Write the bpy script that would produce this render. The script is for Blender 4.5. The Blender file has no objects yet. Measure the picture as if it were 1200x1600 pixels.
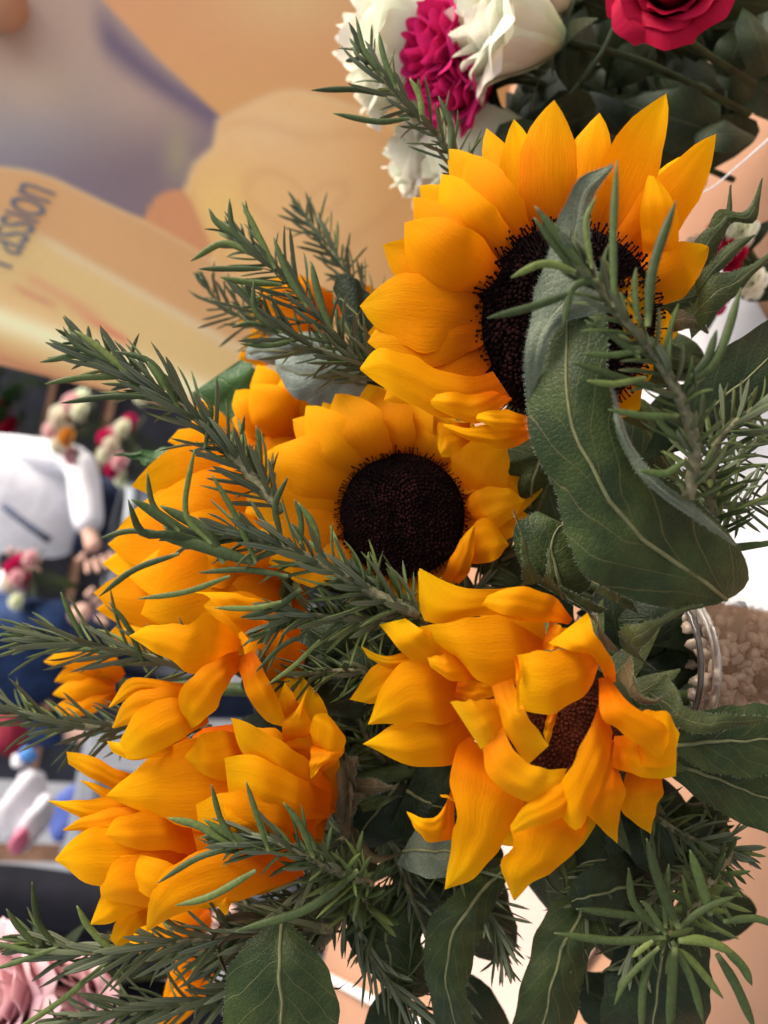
import bpy, bmesh, math, random
import numpy as np
from mathutils import Vector, Matrix, Euler
rnd = random.Random(7)
S = bpy.context.scene
COL = S.collection
# ------------------------------------------------------------------ camera
FPX = 1256.0
PITCH, ROLL = math.radians(24), math.radians(12)
CAM = Vector((0, 0, 1.2))
Fw = Vector((0, math.cos(PITCH), -math.sin(PITCH)))
Dn = Vector((0, -math.sin(PITCH), -math.cos(PITCH)))
Xn = Vector((1, 0, 0))
Rt = Dn * math.cos(ROLL) + Xn * math.sin(ROLL)
Up = -Dn * math.sin(ROLL) + Xn * math.cos(ROLL)
cd = bpy.data.cameras.new('camera')
cam = bpy.data.objects.new('camera', cd); COL.objects.link(cam)
m = Matrix((Rt, Up, -Fw)).transposed().to_4x4(); m.translation = CAM
cam.matrix_world = m
cd.sensor_fit = 'VERTICAL'; cd.sensor_height = 36; cd.sensor_width = 27
cd.lens = FPX / 1600 * 36
cd.clip_start = 0.02; cd.clip_end = 300
cd.dof.use_dof = True; cd.dof.focus_distance = 0.345; cd.dof.aperture_fstop = 7.0
S.camera = cam
# ------------------------------------------------------------------ light
SUN_EL, SUN_AZ = math.radians(52), math.radians(82)      # azimuth measured from +Y towards +X
w = bpy.data.worlds.new('World'); S.world = w; w.use_nodes = True
nt = w.node_tree; bg = nt.nodes['Background']
sky = nt.nodes.new('ShaderNodeTexSky'); sky.sky_type = 'NISHITA'; sky.sun_disc = False
sky.sun_elevation = SUN_EL; sky.sun_rotation = SUN_AZ; sky.dust_density = 4.0; sky.air_density = 1.0; sky.ozone_density = 1.0
hs = nt.nodes.new('ShaderNodeHueSaturation'); hs.inputs['Saturation'].default_value = .30   # hazy, nearly white sky
nt.links.new(sky.outputs[0], hs.inputs['Color']); nt.links.new(hs.outputs[0], bg.inputs[0]); bg.inputs[1].default_value = 0.15
sd = bpy.data.lights.new('sun', 'SUN'); sd.energy = 2.1; sd.angle = math.radians(24); sd.color = (1, .88, .72)
so = bpy.data.objects.new('sun', sd); COL.objects.link(so)
sdir = Vector((math.sin(SUN_AZ) * math.cos(SUN_EL), math.cos(SUN_AZ) * math.cos(SUN_EL), math.sin(SUN_EL)))
so.rotation_euler = sdir.to_track_quat('Z', 'Y').to_euler()
S.view_settings.view_transform = 'Standard'; S.view_settings.look = 'None'
S.view_settings.exposure = 0.88; S.view_settings.gamma = 1.0
S.cycles.max_bounces = 8; S.cycles.transparent_max_bounces = 8
# ------------------------------------------------------------------ helpers
def P(x, y, d):                       # point seen at photo pixel (x, y) at distance d along the view axis
    return CAM + Fw * d + Rt * ((x - 600) / FPX * d) + Up * ((800 - y) / FPX * d)
def lin(c):
    return tuple((v / 255 / 12.92) if v / 255 <= .04045 else ((v / 255 + .055) / 1.055) ** 2.4 for v in c)
def empty(name, loc, label, cat, group=None):
    o = bpy.data.objects.new(name, None); COL.objects.link(o); o.location = loc
    o.empty_display_size = 0.01
    return tag(o, label, cat, group)
def tag(o, label=None, cat=None, group=None, kind=None):
    if label: o['label'] = label
    if cat: o['category'] = cat
    if group: o['group'] = group
    if kind: o['kind'] = kind
    return o
def base(o):                          # world position of an object's origin (no rotations on parents)
    v = Vector(o.location)
    while o.parent: o = o.parent; v += o.location
    return v
def obj(name, verts, faces, mat, parent=None, origin=None, smooth=True, uv=None, kind=None, label=None):
    if origin is None: origin = Vector(verts[0])
    origin = Vector(origin)
    me = bpy.data.meshes.new(name)
    me.from_pydata([tuple(Vector(v) - origin) for v in verts], [], faces)
    if smooth: me.polygons.foreach_set('use_smooth', [True] * len(me.polygons))
    if uv is not None:
        l = me.uv_layers.new(name='UVMap')
        idx = np.zeros(len(me.loops), dtype=np.int32); me.loops.foreach_get('vertex_index', idx)
        l.data.foreach_set('uv', np.array(uv, dtype=np.float32)[idx].ravel())
    me.materials.append(mat)
    o = bpy.data.objects.new(name, me); COL.objects.link(o)
    if parent: o.parent = parent; o.location = origin - base(parent)
    else: o.location = origin
    if kind: o['kind'] = kind
    if label: o['label'] = label
    return o
def grid_faces(n, m, off=0, wrap=False):
    f = []
    for i in range(n):
        for j in range(m if not wrap else m):
            a = off + i * (m + (0 if wrap else 1)) + j
            if wrap:
                b = off + i * m + (j + 1) % m; f.append((a, b, b + m, a + m))
            else: f.append((a, a + 1, a + m + 2, a + m + 1))
    return f
def catmull(pts, n):
    pts = [tuple(map(float, p)) for p in pts]
    if len(pts) == 2: return [tuple(a + (b - a) * i / n for a, b in zip(*pts)) for i in range(n + 1)]
    ext = [tuple(2 * a - b for a, b in zip(pts[0], pts[1]))] + pts + [tuple(2 * a - b for a, b in zip(pts[-1], pts[-2]))]
    dense = []
    for k in range(1, len(ext) - 2):
        for i in range(12):
            t = i / 12; p0, p1, p2, p3 = ext[k - 1:k + 3]
            dense.append(tuple(.5 * (2 * b + (c - a) * t + (2 * a - 5 * b + 4 * c - d) * t * t + (3 * b - a - 3 * c + d) * t ** 3) for a, b, c, d in zip(p0, p1, p2, p3)))
    dense.append(pts[-1])
    L = [0]
    for a, b in zip(dense, dense[1:]): L.append(L[-1] + math.hypot(a[0] - b[0], a[1] - b[1]) + 1e-6)
    out = []; j = 0
    for i in range(n + 1):
        s = L[-1] * i / n
        while j < len(L) - 2 and L[j + 1] < s: j += 1
        t = (s - L[j]) / (L[j + 1] - L[j]); t = min(max(t, 0), 1)
        out.append(tuple(a + (b - a) * t for a, b in zip(dense[j], dense[j + 1])))
    return out
def interp(vals, t):
    if not hasattr(vals, '__len__'): return vals
    k = t * (len(vals) - 1); i = min(int(k), len(vals) - 2); f = k - i; f = f * f * (3 - 2 * f)
    return vals[i] + (vals[i + 1] - vals[i]) * f
def loft(name, L, R, d, mat, parent, bulge=5, tilt=0, n=16, m=10, wav=.9, ridge=.22, label=None, crease=0):
    """sheet between two edges (photo pixels, base to tip); d distances base..tip in m; bulge/tilt in mm towards the viewer"""
    Lp, Rp = catmull(L, n), catmull(R, n)
    ea, eb = rnd.uniform(0, 6), rnd.uniform(0, 6); ew = min(2.2, .02 * max(math.hypot(a[0] - b[0], a[1] - b[1]) for a, b in zip(Lp, Rp)) + .2)
    Lp = [(x + ew * math.sin(.9 * i + ea) * math.sin(math.pi * i / n), y + ew * math.sin(1.3 * i + eb) * math.sin(math.pi * i / n)) for i, (x, y) in enumerate(Lp)]
    Rp = [(x + ew * math.sin(1.1 * i + eb) * math.sin(math.pi * i / n), y + ew * math.sin(.8 * i + ea) * math.sin(math.pi * i / n)) for i, (x, y) in enumerate(Rp)]
    ph = [rnd.uniform(0, 6.3) for _ in range(4)]; f1 = rnd.uniform(5, 9)
    V, U = [], []
    for i in range(n + 1):
        v = i / n
        for j in range(m + 1):
            u = j / m; c = 2 * u - 1
            x = Lp[i][0] + (Rp[i][0] - Lp[i][0]) * u; y = Lp[i][1] + (Rp[i][1] - Lp[i][1]) * u
            dd = interp(d, v) + interp(tilt, v) * .001 * c
            env = math.sin(math.pi * min(1, v * .93 + .07)) ** .6
            dd -= interp(bulge, v) * .00045 * (1 - c * c) * env
            dd += crease * .001 * max(0, 1 - abs(c) * 4) * env
            dd += wav * .001 * (math.sin(f1 * v + ph[0]) * c * abs(c) * .9 + .35 * math.sin(11 * v + 3 * c + ph[1])) * env
            dd += ridge * .001 * math.cos(c * 8.5 + ph[2] * .2) * env
            dd += ridge * .0014 * math.cos(c * 4.2 + ph[3] * .35 + .8 * v) * env
            V.append(P(x, y, dd)); U.append((u, v))
    return obj(name, V, grid_faces(n, m), mat, parent, uv=U, label=label)
PROF = {
 'petal': lambda t: (.42 + .58 * min(1, t / .38) ** .8) * (1 if t < .48 else max(0, 1 - ((t - .48) / .52) ** 1.75) ** .86) ,
 'sharp': lambda t: (.45 + .55 * min(1, t / .35)) * (1 if t < .4 else max(0, 1 - ((t - .4) / .6) ** 1.35)),
 'leaf': lambda t: max(0.02, math.sin(math.pi * min(1, (t * .97 + .03)) ** .75)) ** .9,
 'sepal': lambda t: (1 if t < .3 else max(.03, (1 - (t - .3) / .7)) ** 1.35),
 'strap': lambda t: (.6 + .4 * min(1, t / .3)) * (1 if t < .8 else max(0, 1 - ((t - .8) / .2) ** 2) ** .5),
}
def frames(pts, n, roll):
    sp = catmull(pts, n); W = [P(*q) for q in sp]; out = []
    for i, p in enumerate(W):
        T = (W[min(i + 1, n)] - W[max(i - 1, 0)]).normalized()
        Vw = (p - CAM).normalized(); s = Vw.cross(T)
        if s.length < 1e-4: s = Up.copy()
        s.normalize(); N = T.cross(s).normalized()
        if N.dot(Vw) > 0: N = -N
        r = math.radians(interp(roll, i / n)); side = s * math.cos(r) + N * math.sin(r)
        nn = N * math.cos(r) - s * math.sin(r)
        out.append((p, T, side, nn, sp[i][2]))
    return out
def blade(name, pts, wpx, mat, parent, prof='petal', roll=0, cup=4, n=14, m=8, wav=.9, ridge=.2, label=None, fold=0):
    """ribbon along a spine of (px, py, distance); wpx = full width in photo pixels; cup in mm (+ = middle towards viewer)"""
    fr = frames(pts, n, roll); ph = [rnd.uniform(0, 6.3) for _ in range(4)]; f1 = rnd.uniform(5, 9)
    V, U = [], []
    asym = rnd.uniform(-.12, .12)
    for i, (p, T, side, nn, dd) in enumerate(fr):
        t = i / n; hw = .5 * wpx / FPX * dd * PROF[prof](t)
        env = math.sin(math.pi * min(1, t * .9 + .1)) ** .6
        for j in range(m + 1):
            u = j / m; c = 2 * u - 1
            k = hw * c * (1 + asym * math.copysign(math.sin(t * 5 + ph[3]), c) + .035 * math.sin(15 * t + ph[2] + (2 if c > 0 else 0)) + .02 * math.sin(31 * t + ph[1]))
            h = interp(cup, t) * .0005 * (1 - c * c) + fold * .001 * abs(c)
            h += wav * .001 * (math.sin(f1 * t + ph[0]) * c * abs(c) + .3 * math.sin(11 * t + 3 * c + ph[1]))
            h += ridge * .001 * math.cos(c * 8.5 + ph[2] * .2)
            V.append(p + side * k + nn * h * env); U.append((u, t))
    return obj(name, V, grid_faces(n, m), mat, parent, uv=U, label=label)
def tube(name, pts, rad, mat, parent, n=18, m=8, world=False, kind=None, label=None, wob=0):
    """pts: (px,py,d) or world points; rad in mm, scalar or list"""
    if world: sp = catmull([tuple(p) for p in pts], n); W = [Vector(p) for p in sp]
    else: W = [P(*q) for q in catmull(pts, n)]
    V, U = [], []; ref = Vector((.3, .5, .8))
    for i, p in enumerate(W):
        T = (W[min(i + 1, n)] - W[max(i - 1, 0)]).normalized()
        a = T.cross(ref).normalized(); b = T.cross(a); r = interp(rad, i / n) * .001 * (1 + rnd.uniform(-wob, wob))
        for j in range(m):
            th = 2 * math.pi * j / m
            V.append(p + a * math.cos(th) * r + b * math.sin(th) * r); U.append((j / m, i / n))
    F = grid_faces(n, m, wrap=True) + [tuple(reversed(range(m))), tuple(range(n * m, n * m + m))]
    return obj(name, V, F, mat, parent, origin=W[0], uv=U, kind=kind, label=label)
# ------------------------------------------------------------------ materials
def mat(name):
    M = bpy.data.materials.new(name); M.use_nodes = True
    return M, M.node_tree.nodes, M.node_tree.links, M.node_tree.nodes['Principled BSDF']
def ramp(N, stops, interp_='EASE'):
    r = N.new('ShaderNodeValToRGB'); e = r.color_ramp.elements; r.color_ramp.interpolation = interp_
    while len(e) < len(stops): e.new(.5)
    for q, (p, c) in zip(e, stops): q.position = p; q.color = (*c, 1)
    return r
def noise(N, L, scale, detail=4, coord='Object', vec=None, rough=.55, sc=(1, 1, 1)):
    tc = N.new('ShaderNodeTexCoord'); mp = N.new('ShaderNodeMapping'); mp.inputs['Scale'].default_value = sc
    L.new(tc.outputs[coord], mp.inputs[0]); n = N.new('ShaderNodeTexNoise')
    n.inputs['Scale'].default_value = scale; n.inputs['Detail'].default_value = detail; n.inputs['Roughness'].default_value = rough
    L.new(mp.outputs[0], n.inputs['Vector']); return n
def mix(N, L, fac, a, b, mode='MIX'):
    x = N.new('ShaderNodeMix'); x.data_type = 'RGBA'; x.blend_type = mode
    for s, v in ((0, fac), (6, a), (7, b)):
        if hasattr(v, 'links') or isinstance(v, bpy.types.NodeSocket): L.new(v, x.inputs[s])
        elif isinstance(v, (int, float)): x.inputs[s].default_value = v
        else: x.inputs[s].default_value = (*v, 1)
    return x.outputs[2]
def bump(N, L, bs, h, strength=.3, dist=.001):
    b = N.new('ShaderNodeBump'); b.inputs['Strength'].default_value = strength; b.inputs['Distance'].default_value = dist
    L.new(h, b.inputs['Height']); L.new(b.outputs[0], bs.inputs['Normal']); return b
def translucent(M, N, L, bs, col, amount):
    t = N.new('ShaderNodeBsdfTranslucent'); mx = N.new('ShaderNodeMixShader'); mx.inputs[0].default_value = amount
    if isinstance(col, bpy.types.NodeSocket): L.new(col, t.inputs[0])
    else: t.inputs[0].default_value = (*col, 1)
    L.new(bs.outputs[0], mx.inputs[1]); L.new(t.outputs[0], mx.inputs[2])
    L.new(mx.outputs[0], N['Material Output'].inputs[0])
def petal_mat(name, c_base, c_mid, c_tip, trans=.35, rough=.5, streak=.5, tcol=None, ns=26):
    M, N, L, bs = mat(name)
    uvn = N.new('ShaderNodeUVMap'); sep = N.new('ShaderNodeSeparateXYZ'); L.new(uvn.outputs[0], sep.inputs[0])
    r = ramp(N, [(0, c_base), (.52, c_mid), (1, c_tip)]); L.new(sep.outputs[1], r.inputs[0])
    st = noise(N, L, ns, 3, 'UV', sc=(1.6, .12, 1)); big = noise(N, L, 35, 3, 'Object')
    oi = N.new('ShaderNodeObjectInfo')
    sr = ramp(N, [(.35, (.90, .86, .8)), (.65, (1.0, 1.0, 1.0))]); L.new(st.outputs[0], sr.inputs[0])
    c = mix(N, L, streak, r.outputs[0], sr.outputs[0], 'MULTIPLY')
    br = ramp(N, [(.3, (.90, .84, .75)), (.7, (1.05, 1.05, 1.05))]); L.new(big.outputs[0], br.inputs[0])
    c = mix(N, L, .55, c, br.outputs[0], 'MULTIPLY')
    orr = ramp(N, [(0, (.92, .82, .85)), (1, (1.06, 1.14, 1.1))]); L.new(oi.outputs['Random'], orr.inputs[0])
    c = mix(N, L, .8, c, orr.outputs[0], 'MULTIPLY')
    L.new(c, bs.inputs['Base Color']); bs.inputs['Roughness'].default_value = rough + .12
    bs.inputs['Specular IOR Level'].default_value = .06
    cr = noise(N, L, 9, 3, 'UV', sc=(3, 2.2, 1)); ad = N.new('ShaderNodeMath'); ad.operation = 'MULTIPLY_ADD'; ad.inputs[1].default_value = .8
    L.new(cr.outputs[0], ad.inputs[0]); L.new(st.outputs[0], ad.inputs[2]); bump(N, L, bs, ad.outputs[0], .35, .0007)
    translucent(M, N, L, bs, c if tcol is None else mix(N, L, 1.0, c, tcol, 'MULTIPLY'), trans)
    return M
YEL = petal_mat('sunflower_petal', (.66, .13, .001), (.88, .345, .001), (.92, .49, .002), .5)
YEL2 = petal_mat('sunflower_petal_far', (.66, .13, .001), (.88, .33, .001), (.92, .46, .002), .5)
YEL3 = petal_mat('sunflower_petal_pale', (.70, .20, .002), (.86, .37, .004), (.90, .48, .006), .5)
WHT = petal_mat('rose_cream', (.70, .72, .42), (.88, .88, .74), (.92, .92, .80), .35, .45, .15, ns=8)
MAG = petal_mat('rose_magenta', (.35, .008, .07), (.62, .02, .16), (.70, .03, .2), .25, .45, .3, ns=8)
RED = petal_mat('rose_red', (.15, .002, .012), (.34, .006, .032), (.44, .009, .045), .2, .45, .2, ns=8)
PNK = petal_mat('rose_pink', (.75, .28, .36), (.88, .55, .60), (.9, .66, .70), .3, .45, .2, ns=8)
def leaf_mat(name, c1, c2, vein, nlat=7, trans=.15, silver=0, rough=.5):
    M, N, L, bs = mat(name)
    uvn = N.new('ShaderNodeUVMap'); sep = N.new('ShaderNodeSeparateXYZ'); L.new(uvn.outputs[0], sep.inputs[0])
    def mth(op, a, b=None, c=None):
        x = N.new('ShaderNodeMath'); x.operation = op
        for i, v in enumerate((a, b, c)):
            if v is None: continue
            if isinstance(v, (int, float)): x.inputs[i].default_value = v
            else: L.new(v, x.inputs[i])
        return x.outputs[0]
    wn = noise(N, L, 3, 2, 'UV'); wo = mth('MULTIPLY', mth('SUBTRACT', wn.outputs[0], .5), .10)
    ax = mth('ABSOLUTE', mth('SUBTRACT', mth('ADD', sep.outputs[0], mth('MULTIPLY', wo, .3)), .5))
    mid = mth('LESS_THAN', ax, .012)
    sgn = mth('MULTIPLY', mth('SIGN', mth('SUBTRACT', sep.outputs[0], .5)), .25)
    lat = mth('FRACT', mth('ADD', mth('MULTIPLY', mth('ADD', mth('SUBTRACT', sep.outputs[1], mth('MULTIPLY', mth('POWER', ax, .8), .55)), wo), nlat), mth('ADD', sgn, 3.2)))
    latd = mth('ABSOLUTE', mth('SUBTRACT', lat, .5))
    latv = mth('SUBTRACT', 1, mth('MULTIPLY', latd, 26)); latv = mth('MAXIMUM', latv, 0)
    midv = mth('MAXIMUM', mth('SUBTRACT', 1, mth('MULTIPLY', ax, 30)), 0)
    v = mth('MAXIMUM', mth('MULTIPLY', latv, .8), midv)
    net = N.new('ShaderNodeTexVoronoi'); net.feature = 'DISTANCE_TO_EDGE'; net.inputs['Scale'].default_value = 450
    tc = N.new('ShaderNodeTexCoord'); L.new(tc.outputs['Object'], net.inputs[0])
    nz = noise(N, L, 55, 5, 'Object'); fz = noise(N, L, 1400, 2, 'Object')
    nr = ramp(N, [(.35, c1), (.68, c2)]); L.new(nz.outputs[0], nr.inputs[0])
    st = noise(N, L, 18, 4, 'Object', rough=.7); stn = ramp(N, [(.56, (0, 0, 0)), (.72, (.55, .55, .55))]); L.new(st.outputs[0], stn.inputs[0])
    c0 = mix(N, L, stn.outputs[0], nr.outputs[0], (.06, .045, .018))
    c = mix(N, L, v, c0, vein)
    fr = ramp(N, [(.4, (.8, .8, .8)), (.65, (1.25, 1.25, 1.2))]); L.new(fz.outputs[0], fr.inputs[0])
    c = mix(N, L, .6, c, fr.outputs[0], 'MULTIPLY')
    L.new(c, bs.inputs['Base Color']); bs.inputs['Roughness'].default_value = rough; bs.inputs['Specular IOR Level'].default_value = .2
    bs.inputs['Sheen Weight'].default_value = .06 + silver; bs.inputs['Sheen Roughness'].default_value = .4
    h = mth('SUBTRACT', mth('ADD', mth('MULTIPLY', mth('MINIMUM', mth('MULTIPLY', net.outputs[0], 5), 1), .5), mth('MULTIPLY', fz.outputs[0], .3)), mth('MULTIPLY', v, 1.2))
    bump(N, L, bs, h, .45, .0006)
    translucent(M, N, L, bs, c, trans)
    return M
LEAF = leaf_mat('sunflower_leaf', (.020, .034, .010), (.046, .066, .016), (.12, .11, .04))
LEAFG = leaf_mat('sunflower_leaf_grey', (.09, .115, .075), (.15, .175, .115), (.20, .20, .12), silver=.3)
LEAFS = leaf_mat('silver_leaf', (.16, .20, .17), (.26, .31, .27), (.35, .4, .35), 5, silver=.5, rough=.35)
LEAFL = leaf_mat('lily_leaf', (.03, .08, .02), (.05, .12, .03), (.07, .15, .04), 12, rough=.35)
LEAFD = leaf_mat('rose_and_shade_leaf', (.010, .018, .006), (.020, .034, .010), (.035, .045, .018), 8, rough=.5, trans=.06)  # dark rose green; on filler leaves it paints the shade of the bouquet core
SEP = leaf_mat('sunflower_sepal', (.032, .045, .014), (.075, .088, .026), (.14, .13, .05), 4)
SEPB = leaf_mat('dried_sepal', (.07, .055, .025), (.13, .09, .04), (.2, .15, .08), 3)
def plain(name, c, rough=.6, spec=.3, ns=0, var=.25, bs_=0, metal=0):
    M, N, L, bs = mat(name); bs.inputs['Roughness'].default_value = rough; bs.inputs['Specular IOR Level'].default_value = spec
    bs.inputs['Metallic'].default_value = metal
    if ns:
        nz = noise(N, L, ns, 5); r = ramp(N, [(.3, tuple(v * (1 - var) for v in c)), (.7, tuple(min(1, v * (1 + var)) for v in c))])
        L.new(nz.outputs[0], r.inputs[0]); L.new(r.outputs[0], bs.inputs['Base Color'])
        if bs_: bump(N, L, bs, nz.outputs[0], .5, bs_)
    else: bs.inputs['Base Color'].default_value = (*c, 1)
    return M
STEM = plain('green_stem', (.045, .07, .02), .6, .2, 120, .3, .0005)
DSTEM = plain('dark_stem', (.02, .032, .01), .6, .2, 120, .3, .0005)
RSTEM = plain('rosemary_stem', (.15, .135, .075), .65, .2, 400, .35, .0006)
DISC = plain('disc_brown', (.008, .003, .003), .9, .1, 500, .4, .001)
FLOR = plain('floret_brown', (.013, .004, .004), .95, .04, 90, .8)
FLOR2 = plain('floret_rust', (.055, .012, .005), .9, .1, 80, .5)
HAIR = plain('leaf_hair', (.30, .34, .26), .6, .2)
def needle_mat():
    M, N, L, bs = mat('rosemary_needle')
    uvn = N.new('ShaderNodeUVMap'); sep = N.new('ShaderNodeSeparateXYZ'); L.new(uvn.outputs[0], sep.inputs[0])
    oi = N.new('ShaderNodeObjectInfo')
    top = ramp(N, [(0, (.030, .044, .012)), (.3, (.045, .064, .018)), (.7, (.062, .090, .024)), (1, (.12, .15, .035))]); L.new(oi.outputs['Random'], top.inputs[0])
    nz = noise(N, L, 600, 3); r2 = ramp(N, [(.3, (.75, .75, .75)), (.7, (1.2, 1.2, 1.15))]); L.new(nz.outputs[0], r2.inputs[0])
    c = mix(N, L, .7, top.outputs[0], r2.outputs[0], 'MULTIPLY')
    # underside strip (u near .5 of the closed section's back) is felted grey, with a green midrib
    us = ramp(N, [(0, (0, 0, 0)), (.56, (0, 0, 0)), (.60, (1, 1, 1)), (.72, (1, 1, 1)), (.75, (0, 0, 0)), (.78, (1, 1, 1)), (.90, (1, 1, 1)), (.94, (0, 0, 0))], 'LINEAR')
    L.new(sep.outputs[0], us.inputs[0]); c = mix(N, L, us.outputs[0], c, (.13, .145, .09))
    tip = ramp(N, [(0, (.9, .9, .7)), (.12, (0, 0, 0)), (.97, (0, 0, 0)), (1, (.8, .8, .8))]); L.new(sep.outputs[1], tip.inputs[0])
    c = mix(N, L, tip.outputs[0], c, (.14, .17, .06))
    L.new(c, bs.inputs['Base Color']); bs.inputs['Roughness'].default_value = .5; bs.inputs['Specular IOR Level'].default_value = .22
    bump(N, L, bs, nz.outputs[0], .4, .0003)
    return M
NEED = needle_mat()
# ------------------------------------------------------------------ the far setting
GND = plain('asphalt', (.20, .20, .215), .85, .2, 6, .18, .002)
def quad(name, pts, mt, kind=None, parent=None, label=None):
    return obj(name, pts, [tuple(range(len(pts)))], mt, parent, smooth=False, kind=kind, label=label, uv=[(0, 0), (1, 0), (1, 1), (0, 1)][:len(pts)] if len(pts) == 4 else None)
quad('ground', [(-150, -60, 0), (150, -60, 0), (150, 240, 0), (-150, 240, 0)], GND, 'structure')
def box_v(c, s, rz=0):
    R = Matrix.Rotation(rz, 3, 'Z'); c = Vector(c)
    V = [c + R @ Vector((x * s[0] / 2, y * s[1] / 2, z * s[2] / 2)) for z in (-1, 1) for x, y in ((-1, -1), (1, -1), (1, 1), (-1, 1))]
    F = [(3, 2, 1, 0), (4, 5, 6, 7), (0, 1, 5, 4), (1, 2, 6, 5), (2, 3, 7, 6), (3, 0, 4, 7)]
    return V, F
def box(name, c, s, mt, parent=None, rz=0, bev=.004, kind=None, label=None):
    V, F = box_v(c, s, rz)
    o = obj(name, V, F, mt, parent, origin=c, smooth=False, kind=kind, label=label)
    if bev:
        b = o.modifiers.new('bevel', 'BEVEL'); b.width = bev; b.segments = 2
    return o
# table with cloth
TZ = .70
tbl = empty('table', (0.05, .5, 0), 'table under pale peach cloth that carries all the bouquets', 'table')
def cloth_mat():
    M, N, L, bs = mat('peach_cloth'); nz = noise(N, L, 3, 3)
    r = ramp(N, [(.3, (.40, .20, .115)), (.7, (.48, .26, .155))]); L.new(nz.outputs[0], r.inputs[0]); L.new(r.outputs[0], bs.inputs['Base Color'])
    bs.inputs['Roughness'].default_value = .8; n2 = noise(N, L, 12, 2); bump(N, L, bs, n2.outputs[0], .6, .01); return M
CLOTH = cloth_mat()
# cloth: top sheet with soft ripples, hanging skirt with folds
V = []; nx, ny = 60, 40
for i in range(nx + 1):
    for j in range(ny + 1):
        X = -.95 + 2.0 * i / nx; Y = .02 + .98 * j / ny
        V.append((X, Y, TZ + .002 * math.sin(X * 17 + Y * 5) + .0015 * math.sin(Y * 23 - X * 7)))
obj('tablecloth', V, grid_faces(nx, ny), CLOTH, tbl)
for (ax, y0, name) in ((0, .02, 'cloth_skirt'), (0, 1.0, 'cloth_skirt')):
    V = []
    for i in range(121):
        X = -.95 + 2.0 * i / 120
        for j in range(7):
            t = j / 6; V.append((X, y0 + (.004 if y0 > .5 else -.004) * 1 + math.sin(X * 40 + 2 * math.sin(X * 9)) * .018 * t, TZ - .001 - .62 * t))
    obj(name, V, grid_faces(120, 6), CLOTH, tbl)
LEG = plain('table_leg_metal', (.4, .4, .4), .35, .5, 0, metal=.8)
for X in (-.88, .98):
    for Y in (.08, .94):
        tube('leg', [(X, Y, 0), (X, Y, TZ * .5), (X, Y, TZ - .01)], 14, LEG, tbl, 4, 8, world=True)
def on_plane(x, y, z):                # point on a horizontal plane seen at pixel
    r = (P(x, y, 1) - CAM); return CAM + r * ((z - CAM.z) / r.z)
WSUNLIT = plain('sunlit_white', (.82, .80, .80), .6, .3, 8, .05, .004)  # brightness of sun on the cloth put into this colour
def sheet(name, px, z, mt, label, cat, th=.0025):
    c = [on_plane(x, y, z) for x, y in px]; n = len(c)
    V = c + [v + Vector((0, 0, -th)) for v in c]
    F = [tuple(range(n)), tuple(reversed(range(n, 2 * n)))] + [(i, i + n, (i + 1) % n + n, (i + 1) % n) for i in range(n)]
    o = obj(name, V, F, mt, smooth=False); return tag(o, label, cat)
sheet('sunlit_patch', [(1000, 380), (1130, 380), (1340, 760), (1400, 1010), (1120, 1000), (1000, 700)], TZ + .010, WSUNLIT, 'added white sheet standing for sunlit tablecloth beside the glass vase', 'sunlit patch')  # white sheet added in place of brightly sunlit cloth
sheet('sunlit_patch', [(640, 1400), (820, 1280), (1010, 1300), (990, 1380), (840, 1620), (700, 1680)], TZ + .010, plain('sunlit_cream', (.60, .47, .40), .6, .3, 8, .06, .004), 'added cream sheet standing for sunlit tablecloth under the lower bouquet', 'sunlit patch')  # cream sheet added where the cloth catches the sun
strip = [on_plane(500, 1515, TZ + .014), on_plane(505, 1530, TZ + .014), on_plane(680, 1625, TZ + .014), on_plane(680, 1605, TZ + .014)]
tag(obj('ribbon', strip + [v - Vector((0, 0, .004)) for v in strip], [(0, 1, 2, 3), (7, 6, 5, 4), (0, 4, 5, 1), (1, 5, 6, 2), (2, 6, 7, 3), (3, 7, 4, 0)], plain('white_ribbon', (.8, .78, .76), .3, .5), smooth=False), 'white ribbon strip lying on the peach cloth near the bottom edge', 'ribbon')
# ------------------------------------------------------------------ printed banner
BY = 1.35
def to_pix(X, Z):
    v = Vector((X, BY, Z)) - CAM; d = v.dot(Fw); return 600 + FPX * v.dot(Rt) / d, 800 - FPX * v.dot(Up) / d
def on_banner(x, y, off=0):
    r = P(x, y, 1) - CAM; return CAM + r * ((BY - off) / r.y)
bl = on_banner(0, 570).x
banner = empty('banner', (bl + .7, BY, 0), 'tall printed flower banner standing behind the table, peach and purple', 'banner')
NX, NZ = 330, 330
gx = np.linspace(bl, bl + 1.35, NX + 1); gz = np.linspace(.05, 2.2, NZ + 1)
GX, GZ = np.meshgrid(gx, gz, indexing='ij')
vx, vy, vz = GX, np.full_like(GX, BY), GZ - CAM.z
dd = vy * Fw.y + vz * Fw.z
PX = 600 + FPX * (vx * Rt.x + vy * Rt.y + vz * Rt.z) / dd
PY = 800 - FPX * (vx * Up.x + vy * Up.y + vz * Up.z) / dd
rs = np.random.RandomState(3)
def smooth(a, e0, e1): t = np.clip((a - e0) / (e1 - e0), 0, 1); return t * t * (3 - 2 * t)
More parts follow.
